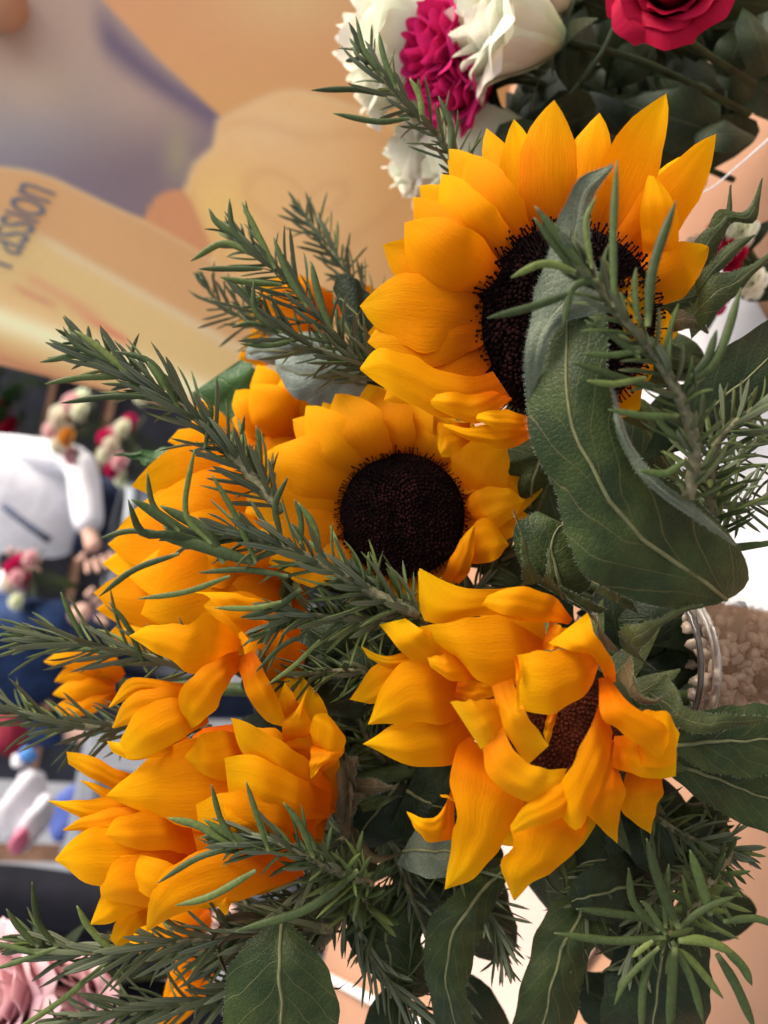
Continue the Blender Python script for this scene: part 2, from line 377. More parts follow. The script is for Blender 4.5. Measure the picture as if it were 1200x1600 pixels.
def poly_sd(px, py, pts, straight=False):             # signed distance, negative inside
    pts = catmull(list(pts) + [pts[0]], 60) if not straight else list(pts) + [pts[0]]
    d = np.full(px.shape, 1e9); ins = np.zeros(px.shape, bool)
    for (ax, ay), (bx, by) in zip(pts, pts[1:]):
        ex, ey = bx - ax, by - ay; wx, wy = px - ax, py - ay
        t = np.clip((wx * ex + wy * ey) / (ex * ex + ey * ey + 1e-9), 0, 1)
        d = np.minimum(d, np.hypot(wx - ex * t, wy - ey * t))
        cond = ((ay <= py) & (by > py)) | ((by <= py) & (ay > py))
        with np.errstate(divide='ignore', invalid='ignore'): xi = ax + (py - ay) / (by - ay + 1e-12) * ex
        ins ^= cond & (px < xi)
    return np.where(ins, -d, d)
def C(*c): return np.array(lin(c))
def lay(img, fac, col): return img * (1 - fac[..., None]) + np.asarray(col) * fac[..., None]
# flat print with one glare streak painted in: peach ground, mauve drape, pale rose, bottle shape
img = np.zeros(PX.shape + (3,)) + C(222, 165, 110)
img = lay(img, smooth(PY, 260, -40) * .55, C(222, 150, 125))
img = lay(img, smooth(PX, 520, 720), C(214, 152, 98))
img = lay(img, np.exp(-((PX - 450) / 110) ** 2 - ((PY - 0) / 60) ** 2) * .6, C(226, 190, 140))
IMG0 = 1
sdp = poly_sd(PX, PY, [(-900, -500), (60, -120), (165, 5), (245, 90), (345, 182), (335, 225), (300, 280), (238, 345), (200, 335), (60, 272), (0, 262), (-900, 150)], True)
mauve = np.zeros_like(img) + C(184, 154, 148)
mauve = lay(mauve, smooth(PY, 60, 260) * smooth(PX, 260, 40) * .9, C(150, 144, 160))
mauve = lay(mauve, smooth(PY + .25 * PX, 190, 330) * .85, C(124, 106, 126))
mauve = lay(mauve, np.exp(-((PX - 60) / 70) ** 2 - ((PY - 130) / 45) ** 2) * .6, C(205, 176, 160))
bandd = np.abs((PX - 165) * .62 - (PY - 10) * .78 + 22 + 18 * np.sin(PY / 70))
mauve = lay(mauve, np.exp(-(bandd / 24) ** 2) * smooth(PX, 130, 175), C(116, 98, 124))
mauve = lay(mauve, np.exp(-((PX - 278) / 22) ** 2 - ((PY - 240) / 46) ** 2) * .75, C(170, 152, 130))
img = lay(img, smooth(sdp, 5, -5), 0); img += mauve * smooth(sdp, 5, -5)[..., None]
sdr = poly_sd(PX, PY, [(340, 190), (420, 150), (470, 143), (545, 165), (620, 200), (700, 300), (690, 430), (560, 520), (430, 500), (330, 410), (296, 360), (291, 300), (308, 250), (333, 235)])
ros = np.zeros_like(img) + C(224, 176, 128)
ros = lay(ros, np.exp(-((PX - 345) / 60) ** 2 - ((PY - 330) / 70) ** 2) * .8, C(232, 190, 120))
ros = lay(ros, np.exp(-((PX - 420) / 90) ** 2 - ((PY - 200) / 45) ** 2) * .7, C(228, 188, 150))
ros = lay(ros, smooth(PX, 500, 640) * .8, C(216, 156, 104))
ang = np.arctan2(PY - 330, PX - 480); rad_ = np.hypot(PX - 480, PY - 330)
ros = lay(ros, (.5 + .5 * np.sin(rad_ / 16 + 2.2 * np.sin(ang * 3) + ang)) ** 6 * .25, C(200, 140, 100))
ros = ros * 1.13
img = lay(img, smooth(sdr, 4, -4), 0); img += ros * smooth(sdr, 4, -4)[..., None]
img = lay(img, smooth(np.abs(sdr), 9, 1) * .35, C(238, 206, 170))
sd2 = poly_sd(PX, PY, [(225, 345), (240, 312), (265, 298), (290, 302), (310, 340), (330, 400), (280, 420), (235, 380)])
img = lay(img, smooth(sd2, 3, -3), C(216, 148, 110))
# bottle: upper edge from (0,263) by (75,272) to (420,520)
sdb = poly_sd(PX, PY, [(-300, 262), (-60, 262), (20, 264), (80, 278), (150, 312), (260, 365), (360, 430), (500, 560), (560, 760), (100, 900), (-300, 800)])
bot = np.zeros_like(img) + C(218, 166, 122)
q = (PY - 270) - (PX - 20) * .56         # distance under the bottle's upper edge, along its slope
bot = lay(bot, smooth(q, 60, 95), C(228, 192, 140)); bot = lay(bot, np.exp(-((q - 78) / 9) ** 2) * smooth(PX, 40, 90) * .7, C(232, 208, 178))
bot = lay(bot, np.exp(-((q - 150) / 11) ** 2) * smooth(PX, 20, 60) * smooth(PX, 190, 120) * .6, C(222, 150, 122))
bot = lay(bot, np.exp(-((q - 180 + PX * .1) / 7) ** 2) * smooth(PX, 5, 40) * smooth(PX, 100, 70) * .7, C(210, 128, 112))
bot = lay(bot, np.exp(-((q - 162 - (PX - 150) * .05) / 8) ** 2) * smooth(PX, 85, 180) * smooth(PX, 215, 190) * .95, C(222, 128, 108))
bot = lay(bot, np.exp(-((q - 205) / 22) ** 2) * .6, C(240, 190, 140))
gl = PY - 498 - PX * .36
bot = lay(bot, np.exp(-(gl / 20) ** 2), C(255, 240, 205))  # light glare across the panel, painted into the print colours
bot = lay(bot, smooth(gl, 22, 60), C(216, 158, 118)); bot = lay(bot, np.exp(-((gl - 62) / 7) ** 2) * .6, C(196, 128, 100))
img = lay(img, smooth(sdb, 4, -4), 0); img += bot * smooth(sdb, 4, -4)[..., None]
img = lay(img, smooth(np.abs(sdb), 6, 0) * .4, C(236, 205, 165))
img = np.clip(img * np.array([1.06, 1.15, 1.0]) * (1 + .012 * rs.randn(*PX.shape)[..., None]), 0, 1)
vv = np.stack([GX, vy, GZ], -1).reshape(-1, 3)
def banner_mat():
    M, N, L, bs = mat('banner_print'); a = N.new('ShaderNodeVertexColor'); a.layer_name = 'print'
    L.new(a.outputs[0], bs.inputs['Base Color']); bs.inputs['Roughness'].default_value = .45
    translucent(M, N, L, bs, a.outputs[0], .25); return M
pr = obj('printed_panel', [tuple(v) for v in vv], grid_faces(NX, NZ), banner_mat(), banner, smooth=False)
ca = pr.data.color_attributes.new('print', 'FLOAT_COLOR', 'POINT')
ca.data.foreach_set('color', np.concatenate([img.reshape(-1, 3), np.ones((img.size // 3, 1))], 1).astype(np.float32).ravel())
box('frame_pole', (bl + .012, BY + .02, 1.1), (.016, .02, 2.2), LEG, banner); box('frame_pole', (bl + 1.358, BY + .02, 1.1), (.016, .02, 2.2), LEG, banner)
box('banner_foot', (bl + .675, BY, .02), (1.4, .22, .04), LEG, banner)
# lettering on the banner
cu = bpy.data.curves.new('lettering', 'FONT'); cu.body = 'Passion'; cu.extrude = .0006; cu.offset = -.004; cu.space_character = .92
to = bpy.data.objects.new('lettering', cu); COL.objects.link(to); to['kind'] = 'x'
dg = bpy.context.evaluated_depsgraph_get(); tm = bpy.data.meshes.new_from_object(to.evaluated_get(dg)); bpy.data.objects.remove(to)
p0, p1, ptop = on_banner(18, 420, .003), on_banner(88, 302, .003), on_banner(52, 262, .003)
xs = [v.co.x for v in tm.vertices]; W_ = max(xs) - min(xs)
ux = (p1 - p0) / W_; uy = (on_banner(-22, 385, .003) - on_banner(34, 404, .003)) / .47
for v in tm.vertices:
    x, y, z = v.co; v.co = p0 + ux * (x - min(xs)) + uy * y + Vector((0, -z, 0))
lt = bpy.data.objects.new('lettering', tm); COL.objects.link(lt); lt.parent = banner; org = p0.copy()
tm.transform(Matrix.Translation(-org)); lt.location = org - banner.location
tm.materials.clear(); tm.materials.append(plain('slate_ink', (.16, .18, .24), .5)); lt['label'] = 'dark slate serif lettering on the banner'
# ------------------------------------------------------------------ market behind: stall, bouquets, bucket, people
WOOD = plain('stall_wood', (.42, .22, .13), .7, .2, 12, .2)
DARK = plain('dark_tarp', (.08, .08, .10), .8, .2, 3, .3, .01)
st = empty('market_stall', (.1, 6.2, 0), 'dark market stall with wooden posts and shelves in the far background', 'stall')
box('back_panel', (.0, 6.6, 1.4), (5.2, .05, 2.8), DARK, st); box('roof', (0, 6.0, 2.85), (5.4, 2.0, .06), DARK, st)
for X in (-2.5, 2.5): box('post', (X, 5.2, 1.42), (.08, .08, 2.8), WOOD, st)
for z in (.75, 1.15): box('shelf', (0, 6.3, z), (4.9, .5, .04), WOOD, st)
pz = P(30, 720, 4.4); pe = P(92, 640, 4.4)
pole = tube('timber_post', [P(10, 790, 4.3), P(60, 700, 4.3), P(100, 600, 4.3)], 38, WOOD, None, 4, 8); tag(pole, 'leaning wooden post behind the person in the white shirt', 'post')
def blob_flower(name, c, r, mt, label, cat='flower', seed=0, parent=None, group=None):
    rr = random.Random(seed); V, F, U = [], [], []
    for k in range(26):
        a = k * 2.4; t = k / 26; el = math.pi / 2 * (1 - t * 1.15)
        dirv = Vector((math.cos(a) * math.cos(el), math.sin(a) * math.cos(el), math.sin(el)))
        s = dirv.cross(Vector((.1, .2, .97))).normalized(); q = dirv.cross(s); o = len(V)
        for i in range(5):
            for j in range(5):
                u, v = j / 4 * 2 - 1, i / 4
                V.append(Vector(c) + (dirv * (.35 + .6 * v - .25 * u * u) + s * u * (.3 + .2 * v) + q * (.18 * v + .05 * rr.random())) * r); U.append((j / 4, v))
        F += grid_faces(4, 4, o)
    o = obj(name, V, F, mt, parent, origin=c, uv=U)
    if label: tag(o, label, cat, group)
    return o
def small_bouquet(c, r, mats, label, nm, seed, leaf=LEAFD, group=None):
    rr = random.Random(seed); e = empty('bouquet', Vector(c) - Vector((0, 0, r * 1.6)), label, 'bouquet', group)
    for k in range(nm):
        a = k * 2.4; q = math.sqrt((k + .5) / nm)
        p = Vector(c) + Vector((math.cos(a) * q, math.sin(a) * q, .7 * (1 - q * q) + rr.uniform(-.1, .1))) * r
        blob_flower('blossom', p, r * .36, mats[k % len(mats)], None, seed=k + seed, parent=e)
        tube('stem', [Vector(c) - Vector((0, 0, r * 1.6)), (Vector(c) + p) / 2 - Vector((0, 0, r * .5)), p], 3, STEM, e, 5, 5, world=True)
    for k in range(10):
        a = k * .63 + rr.random(); V, U = [], []
        dv = Vector((math.cos(a), math.sin(a), .1)); sv = Vector((-math.sin(a), math.cos(a), 0))
        for i in range(7):
            t = i / 6
            for j in range(4): V.append(Vector(c) + dv * r * (.3 + .95 * t) + sv * (j / 3 - .5) * r * .5 * math.sin(math.pi * (t * .95 + .04)) - Vector((0, 0, .3 * t * t * r))); U.append((j / 3, t))
        obj('leaf', V, grid_faces(6, 3), leaf, e, uv=U)
    return e
ORG = petal_mat('orange_bloom', (.6, .2, .02), (.8, .35, .05), (.8, .45, .1), .2)
small_bouquet(P(128, 668, 3.0), .13, [WHT, PNK, WHT, ORG], 'bouquet of white, pink and orange flowers beside the white shirt', 11, 1)
small_bouquet(P(205, 705, 2.5), .10, [MAG, WHT, WHT, PNK], 'bouquet of white and hot pink flowers right of the orange blooms', 10, 20)
small_bouquet(P(30, 655, 5.3), .2, [MAG, RED, LEAFL], 'dim purple and red bouquet on the far dark stall', 10, 40)
small_bouquet(P(-5, 585, 4.2), .16, [MAG, PNK, WHT], 'pink bouquet at the left edge beside the banner', 9, 41)
small_bouquet(P(50, 905, 2.7), .10, [MAG, WHT, PNK], 'magenta and cream bouquet hanging under the white shirt hem', 7, 60)
small_bouquet(P(240, 590, 2.0), .07, [WHT, PNK], 'small white and pink bouquet in front of the banner edge', 7, 66)
small_bouquet(P(1140, 425, .60), .036, [MAG, WHT, RED, WHT], 'small red, white and magenta posy lying by the right edge', 9, 80)
# bucket
def lathe(name, c, prof, mt, parent=None, n=28, axis=None, uvs=False, label=None):
    V = []; c = Vector(c)
    for r, z in prof:
        for j in range(n): a = 2 * math.pi * j / n; V.append(c + Vector((math.cos(a) * r, math.sin(a) * r, z)))
    return obj(name, V, grid_faces(len(prof) - 1, n, wrap=True), mt, parent, origin=c, label=label)
bc = P(185, 840, 2.9); bk = empty('bucket', (bc.x, bc.y, 0), 'dark flower bucket with grey rim behind the white sleeve', 'bucket')
BUK = plain('bucket_dark', (.05, .055, .08), .4, .4)
lathe('bucket_body', (bc.x, bc.y, 0), [(.0, .01), (.13, .01), (.19, bc.z), (.18, bc.z), (.12, .03)], BUK, bk)
lathe('rim', (bc.x, bc.y, bc.z), [(.185, -.02), (.2, -.015), (.2, .015), (.18, .015)], plain('rim_grey', (.35, .38, .42), .4), bk)
# crate stack with white carrier bags
cb = P(70, 1300, 2.4); cr = empty('crate', (cb.x, cb.y, 0), 'grey crate stack far behind at left carrying white bags', 'crate')
ctop = P(120, 1265, 2.4).z
for k in range(3):
    h = ctop / 3
    for z in (.12, .5, .85): box('slat', (cb.x, cb.y - .2, (k + z) * h), (.56, .012, h * .22), plain('crate_grey', (.3, .31, .34), .7), cr)
    box('crate_body', (cb.x, cb.y, (k + .5) * h), (.54, .38, h * .96), plain('crate_grey_dark', (.2, .21, .24), .7), cr)
PLW = plain('white_plastic', (.66, .64, .68), .35, .5, 20, .12, .01)
def bag(pts_px, d, mt, label, name='carrier_bag', cat='bag', r=.05):
    W = [P(x, y, d) for x, y in pts_px]
    V = []; n, m_ = 16, 14; sp = catmull([tuple(p) for p in W], n)
    for i, p in enumerate(sp):
        p = Vector(p); T = (Vector(sp[min(i + 1, n)]) - Vector(sp[max(i - 1, 0)])).normalized(); a = T.cross(Fw).normalized()
        t = i / n; rr_ = r * (math.sin(math.pi * (t * .9 + .07)) ** .5)
        for j in range(m_):
            th = 2 * math.pi * j / m_; f = 1 + .22 * math.sin(3 * th + 4 * t) + rnd.uniform(-.08, .08)
            V.append(p + (a * math.cos(th) + Fw * math.sin(th) * .7) * rr_ * f)
    o = obj(name, V, grid_faces(n, m_, wrap=True) + [tuple(reversed(range(m_))), tuple(range(n * m_, n * m_ + m_))], mt)
    return tag(o, label, cat)
bag([(55, 1205), (35, 1250), (8, 1310)], 2.2, PLW, 'white plastic carrier bag at the far left, the upper of two', r=.05)
bag([(78, 1245), (50, 1290), (28, 1330)], 2.15, PLW, 'slim white plastic bag with pink end, lower of two', r=.032)
bag([(36, 1295), (22, 1335)], 2.1, plain('pink_plastic', (.6, .16, .25), .4), 'pink plastic pouch against the slim white bag', r=.022)
bag([(-10, 1150), (40, 1145)], 2.3, plain('red_cloth', (.22, .01, .03), .7), 'dark red folded cloth at the left edge', 'folded_cloth', 'cloth', .06)
bag([(30, 1180), (58, 1180)], 2.2, plain('blue_plastic', (.06, .2, .5), .4), 'blue plastic packet beside the red cloth', 'packet', 'packet', .02)
bag([(20, 1195), (40, 1185)], 2.2, PLW, 'white packet next to the blue packet', 'packet', 'packet', .02)
bag([(90, 1310), (135, 1225)], 2.6, plain('blue_cloth', (.08, .12, .38), .7), 'blue cloth behind the lower left sunflower', 'folded_cloth', 'cloth', .06)
# people
SKIN = plain('skin', (.72, .44, .34), .5, .3, 30, .08)
def skin_mesh(name, joints, edges, mt, parent, sub=2, label=None):
    me = bpy.data.meshes.new(name); o0 = Vector(joints[0][0])
    me.from_pydata([tuple(Vector(j[0]) - o0) for j in joints], edges, [])
    ob = bpy.data.objects.new(name, me); COL.objects.link(ob); ob.parent = parent; ob.location = o0 - base(parent)
    md = ob.modifiers.new('skin', 'SKIN'); me.skin_vertices[0].data
    for i, j in enumerate(joints):
        r = j[1]; me.skin_vertices[0].data[i].radius = (r, r) if not hasattr(r, '__len__') else r
    me.skin_vertices[0].data[0].use_root = True; md.use_smooth_shade = True
    s = ob.modifiers.new('sub', 'SUBSURF'); s.levels = sub; s.render_levels = sub
    me.materials.append(mt)
    if label: ob['label'] = label
    return ob
def person(at, label, tops, shirt, pants, sh_mat, pa_mat, hairm, mirror=1, arm=None, arm2=None):
    """at: ground point; pose in metres relative to it (x to the viewer's side), facing the viewer"""
    e = empty('person', at, label, 'person'); A = Vector(at)
    q = lambda x, y, z: A + Vector((x * mirror, y, z))
    arm = arm or [q(.19, 0, 1.40), q(.26, -.04, 1.12), q(.24, -.12, .88), q(.23, -.16, .80)]
    arm2 = arm2 or [q(-.19, 0, 1.40), q(-.26, -.04, 1.12), q(-.24, -.12, .88), q(-.23, -.16, .80)]
    J = [(q(0, 0, .98), (.13, .10)), (q(0, 0, 1.18), (.12, .09)), (q(0, 0, 1.36), (.13, .09)), (q(0, 0, 1.47), .055), (q(0, -.01, 1.56), .075), (q(0, -.02, 1.66), .085), (q(0, 0, 1.74), .05)]
    E = [(0, 1), (1, 2), (2, 3), (3, 4), (4, 5), (5, 6)]
    ends = []
    for a in (arm, arm2):
        k = len(J); J += [(a[0], .055), (a[1], .042), (a[2], .03), (a[3], .038)]; E += [(2, k), (k, k + 1), (k + 1, k + 2), (k + 2, k + 3)]; ends.append(k + 3)
    for s in (1, -1):
        k = len(J); J += [(q(.1 * s, 0, .88), .09), (q(.11 * s, -.02, .5), .06), (q(.11 * s, .02, .09), .04), (q(.12 * s, -.14, .04), .035)]
        E += [(0, k), (k, k + 1), (k + 1, k + 2), (k + 2, k + 3)]
    skin_mesh('body', J, E, SKIN, e)
    # fingers
    for a in (arm, arm2):
        T = (a[3] - a[2]).normalized(); sdv = T.cross(Vector((0, 1, 0)));
        sdv = sdv.normalized() if sdv.length > .1 else Vector((1, 0, 0)); pn = T.cross(sdv)
        for f in range(5):
            if f < 4: b = a[3] + sdv * (.026 * (f - 1.5)) + T * .02; L_ = (.07, .082, .078, .062)[f]; dr = T + sdv * .16 * (f - 1.5)
            else: b = a[3] + sdv * -.036 - T * .01; L_ = .055; dr = T * .6 - sdv * .8
            skin_mesh('finger', [(b, .0115), (b + dr * L_ * .5, .0105), (b + dr * L_ * .9 + pn * .015, .0085)], [(0, 1), (1, 2)], SKIN, e, 1)
    # shirt and trousers: a shell of their own, thicker than the body
    JS = [(q(0, 0, .90), (.23, .15)), (q(0, 0, 1.15), (.22, .15)), (q(0, 0, 1.36), (.20, .14)), (q(0, 0, 1.44), (.10, .08))]; ES = [(0, 1), (1, 2), (2, 3)]
    for a in (arm, arm2):
        k = len(JS); JS += [(a[0], .085), (a[1], .072), (a[2], .06)]; ES += [(2, k), (k, k + 1), (k + 1, k + 2)]
    skin_mesh('shirt', JS, ES, sh_mat, e)
    JP = [(q(0, 0, .90), (.20, .14)), (q(0, 0, 1.02), (.18, .13))]; EP = [(0, 1)]
    for s in (1, -1):
        k = len(JP); JP += [(q(.1 * s, 0, .84), .105), (q(.11 * s, -.02, .5), .08), (q(.11 * s, .02, .1), .065)]; EP += [(0, k), (k, k + 1), (k + 1, k + 2)]
    skin_mesh('trousers', JP, EP, pa_mat, e)
    skin_mesh('hair', [(q(0, .03, 1.66), .098), (q(0, .02, 1.73), .085), (q(0, .06, 1.60), .06)], [(0, 1), (0, 2)], hairm, e)
    for s in (1, -1): skin_mesh('eye', [(q(.033 * s, -.1, 1.655), .010), (q(.033 * s, -.105, 1.655), .008)], [(0, 1)], DARK, e, 1)
    skin_mesh('nose', [(q(0, -.1, 1.65), .009), (q(0, -.118, 1.615), .013)], [(0, 1)], SKIN, e, 1)
    return e
WSH = plain('white_shirt', (.88, .88, .92), .8, .2, 9, .04, .03)
NAVY = plain('navy_cloth', (.02, .028, .06), .8, .2, 9, .3, .01); DEN = plain('denim', (.022, .045, .12), .8, .2, 20, .3, .01)
BLK = plain('black_cloth', (.012, .012, .018), .8, .2, 9, .3, .01); HB = plain('dark_hair', (.02, .014, .01), .5, .4)
pa = P(60, 795, 3.3); A0 = Vector((pa.x, pa.y, 0))
person(A0, 'person in a loose white long-sleeved shirt with one hand hanging forward', 1, 1, 1, WSH, NAVY, HB,
       arm=[P(-40, 700, 3.3), P(128, 720, 3.2), P(140, 835, 3.05), P(150, 862, 3.02)],
       arm2=[P(-40, 880, 3.3), P(0, 960, 3.2), P(18, 900, 2.9), P(30, 880, 2.85)])
pb = P(40, 1020, 2.9)
person(Vector((pb.x, pb.y, 0)), 'person in dark blue denim jacket standing beside the white-shirted one', 1, 1, 1, DEN, NAVY, HB,
       arm=[P(-40, 975, 2.8), P(60, 968, 2.75), P(120, 962, 2.7), P(140, 950, 2.68)])
pcn = P(60, 1530, 1.9)
person(Vector((pcn.x, pcn.y, 0)), 'person in black clothes close behind the pink roses at lower left', 1, 1, 1, BLK, BLK, HB,
       arm=[Vector((pcn.x + u, pcn.y + v, z)) for u, v, z in ((.19, 0, 1.40), (.22, -.03, 1.05), (.20, -.08, .70), (.19, -.1, .62))],
       arm2=[Vector((pcn.x + u, pcn.y + v, z)) for u, v, z in ((-.19, 0, 1.40), (-.22, -.03, 1.05), (-.20, -.08, .70), (-.19, -.1, .62))])
bl_px = [P(20, 800, 2.98), P(75, 845, 2.98)]
tag(tube('strap', [tuple(v) for v in (P(5, 790, 2.95), P(40, 818, 2.93), P(78, 845, 2.95))], 14, plain('strap_cloth', (.10, .12, .18), .8), None, 6, 6, world=True), 'dark bag strap across the white shirt', 'strap')
# ------------------------------------------------------------------ vase
GL, N, L, bs = mat('glass'); bs.inputs['Transmission Weight'].default_value = 1; bs.inputs['Roughness'].default_value = .02; bs.inputs['IOR'].default_value = 1.45
bs.inputs['Base Color'].default_value = (.93, .96, .95, 1)
vc = P(978, 1045, .405); VX, VY, VR = vc.x, vc.y, .048
RIMG = GL.copy(); RIMG.name = 'frosted_rim'; RIMG.node_tree.nodes['Principled BSDF'].inputs['Roughness'].default_value = .28
vase = empty('vase', (VX, VY, TZ + .013), 'clear glass cylinder vase holding the sunflower bouquet', 'vase')
vh = vc.z
lathe('glass_wall', (VX, VY, TZ + .013), [(0.0001, 0), (VR - .004, 0), (VR - .001, .0006), (VR, .003), (VR, .006), (VR, .05), (VR, vh - TZ - .03), (VR, vh - TZ - .018), (VR + .0006, vh - TZ - .015), (VR + .0012, vh - TZ - .0132), (VR - .001, vh - TZ - .0126), (VR - .0026, vh - TZ - .014), (VR - .003, vh - TZ - .018), (VR - .003, vh - TZ - .03), (VR - .003, .05), (VR - .003, .013), (VR - .004, .009), (VR - .008, .008), (.0001, .008)], GL, vase, 48)
lathe('rim', (VX, VY, vh - .012), [(VR - .0026, 0), (VR - .001, -.0004), (VR + .0012, 0), (VR + .0022, .0015), (VR + .002, .0035), (VR + .0002, .0045), (VR - .0022, .0035), (VR - .0028, .0015)], RIMG, vase, 64)
GRV = plain('pebbles', (.24, .18, .135), .35, .5, 26, 1.0, .001)
V, F = [], []
rr = random.Random(5)
ico = bmesh.new(); bmesh.ops.create_icosphere(ico, subdivisions=2, radius=1); iv = [v.co.copy() for v in ico.verts]; iff = [tuple(v.index for v in f.verts) for f in ico.faces]; ico.free()
for k in range(1800):
    a = rr.uniform(0, 6.283); q = math.sqrt(rr.random()) * (VR - .011) if k % 4 == 0 else (VR - .0085); z = TZ + .020 + rr.random() * (vh - TZ - (.036 if k % 4 == 0 else .026))
    c = Vector((VX + math.cos(a) * q, VY + math.sin(a) * q, z)); s = Vector((rr.uniform(.0025, .0055), rr.uniform(.002, .0045), rr.uniform(.0015, .003)))
    E = Euler((rr.random() * 6, rr.random() * 6, 0)).to_matrix(); o = len(V)
    hh = rr.uniform(0, 9); V += [c + E @ Vector((v.x * s.x, v.y * s.y, v.z * s.z)) * (1 + .22 * math.sin(v.x * 4 + hh) + .15 * math.sin(v.y * 6 - v.z * 5 + hh)) for v in iv]; F += [tuple(i + o for i in f) for f in iff]
tag(obj('pebbles', V, F, GRV, origin=(VX, VY, TZ)), 'brown and white pebbles filling the glass vase', 'pebbles', kind='stuff')
# ------------------------------------------------------------------ rosemary
def needle_mesh(bend, tw, nm, n=7, s=8):
    V, U = [], []
    for i in range(n + 1):
        t = i / n; wd = (.55 + .45 * min(1, t / .25)) * (1 if t < .7 else max(.12, 1 - ((t - .7) / .3) ** 2.2 * .85))
        y0 = bend * t * t; a = tw * t
        for j in range(s + 1):
            th = 2 * math.pi * j / s; x = .5 * wd * math.cos(th); y = (.22 if math.sin(th) > 0 else .12) * wd * math.sin(th)
            if abs(math.cos(th)) > .6 and math.sin(th) <= .01: y -= .10 * wd
            V.append((x * math.cos(a) - y * math.sin(a), y0 + x * math.sin(a) + y * math.cos(a), t)); U.append((j / s, t))
    F = grid_faces(n, s) + [tuple(n * (s + 1) + j for j in range(s))]
    me = bpy.data.meshes.new('leaf'); me.from_pydata(V, [], F); me.polygons.foreach_set('use_smooth', [True] * len(F))
    l = me.uv_layers.new(name='UVMap'); idx = np.zeros(len(me.loops), dtype=np.int32); me.loops.foreach_get('vertex_index', idx)
    l.data.foreach_set('uv', np.array(U, dtype=np.float32)[idx].ravel()); me.materials.append(NEED)
    return me
NT = [needle_mesh(b, t, i) for i, (b, t) in enumerate([(0, 0), (.8, .2), (-1.0, -.2), (1.7, .3), (-2.2, .1), (.4, -.4), (2.8, 0), (-.6, .5)])]
def put_needle(p, D, A, ln, wd, parent, tmpl=None):
    D = D.normalized(); A = (A - D * A.dot(D)); A = A.normalized() if A.length > 1e-5 else D.orthogonal().normalized()
    X = A.cross(D)
    M = Matrix((X, A, D)).transposed().to_4x4(); M = M @ Matrix.Diagonal((wd, wd, ln, 1)); M.translation = p - base(parent)
    o = bpy.data.objects.new('leaf', tmpl or rnd.choice(NT)); COL.objects.link(o); o.parent = parent; o.matrix_local = M
    return o
def hero_needle(pts, wpx, parent, roll=0):
    wpx = wpx * .78 + .8
    """one needle along photo points (x, y, d)"""
    n, s = 12, 10; fr = frames(pts, n, roll); V, U = [], []
    for i, (p, T, side, nn, dd) in enumerate(fr):
        t = i / n; wd = wpx / FPX * dd * (.5 + .5 * min(1, t / .3)) * (1 if t < .6 else max(.12, 1 - ((t - .6) / .4) ** 2.0 * .88)) * (1 + .05 * math.sin(9 * t))
        for j in range(s + 1):
            th = 2 * math.pi * j / s; x = .5 * wd * math.cos(th); y = (.24 if math.sin(th) > 0 else .14) * wd * math.sin(th)
            V.append(p + side * x + nn * y); U.append((j / s, t))
    return obj('leaf', V, grid_faces(n, s) + [tuple(n * (s + 1) + j for j in range(s))], NEED, parent, uv=U)
def sprig(label, path, ln=.026, wd=.0022, step=.0042, seed=0, spread=(62, 22), start=.03, hero=(), stem=(1.7, .7), per=3, kink=.12, hw=11):
    global rnd
    keep = rnd; rnd = random.Random(seed + 100); step *= .86; wd *= .86; ln *= 1.08
    e = empty('rosemary_sprig', P(*path[0]), label, 'herb sprig', 'rosemary sprigs in the sunflower bouquet')
    sp = catmull(path, 60); W = [P(*q) for q in sp]
    tube('stem', path, list(stem), RSTEM, e, 22, 8, wob=.04)
    L = [0]
    for a, b in zip(W, W[1:]): L.append(L[-1] + (a - b).length)
    s = start * L[-1]; az = rnd.random() * 6
    while s < L[-1]:
        i = max(k for k in range(len(L)) if L[k] <= s); i = min(i, 59)
        f = (s - L[i]) / (L[i + 1] - L[i]); p = W[i].lerp(W[i + 1], f); T = (W[i + 1] - W[i]).normalized()
        t = s / L[-1]; a0 = T.orthogonal().normalized(); b0 = T.cross(a0)
        for k in range(per):
            th = az + k * 2 * math.pi / per + rnd.uniform(-.35, .35); R = a0 * math.cos(th) + b0 * math.sin(th)
            ang = math.radians(spread[0] + (spread[1] - spread[0]) * t ** 1.3 + rnd.uniform(-14, 14))
            D = T * math.cos(ang) + R * math.sin(ang)
            l_ = ln * rnd.uniform(.62, 1.12) * (1 if t < .85 else 1 - (t - .85) / .15 * .45)
            put_needle(p + R * .0008, D, T - R * .2, l_, wd * rnd.uniform(.95, 1.35), e)
            if rnd.random() < .35:   # small young leaves in the axil
                D2 = (T * 1.2 + R * .5 + a0 * rnd.uniform(-.3, .3)).normalized()
                put_needle(p + R * .001, D2, T, l_ * rnd.uniform(.25, .45), wd * .7, e)
        az += math.pi / per * 1.0 + .25; s += step * rnd.uniform(.8, 1.25)
    T = (W[-1] - W[-2]).normalized(); a0 = T.orthogonal().normalized(); b0 = T.cross(a0)
    for k in range(5):
        R = a0 * math.cos(k * 1.26) + b0 * math.sin(k * 1.26); put_needle(W[-1], T + R * .22, R, ln * rnd.uniform(.35, .6), wd * .8, e)
    for h in hero: hero_needle(h[0], h[1] if len(h) > 1 else hw, e)
    rnd = keep
    return e
def H(d, *xy, w=11): return ([(xy[i], xy[i + 1], d[0] + (d[-1] - d[0]) * i / max(1, len(xy) - 2)) for i in range(0, len(xy), 2)], w)
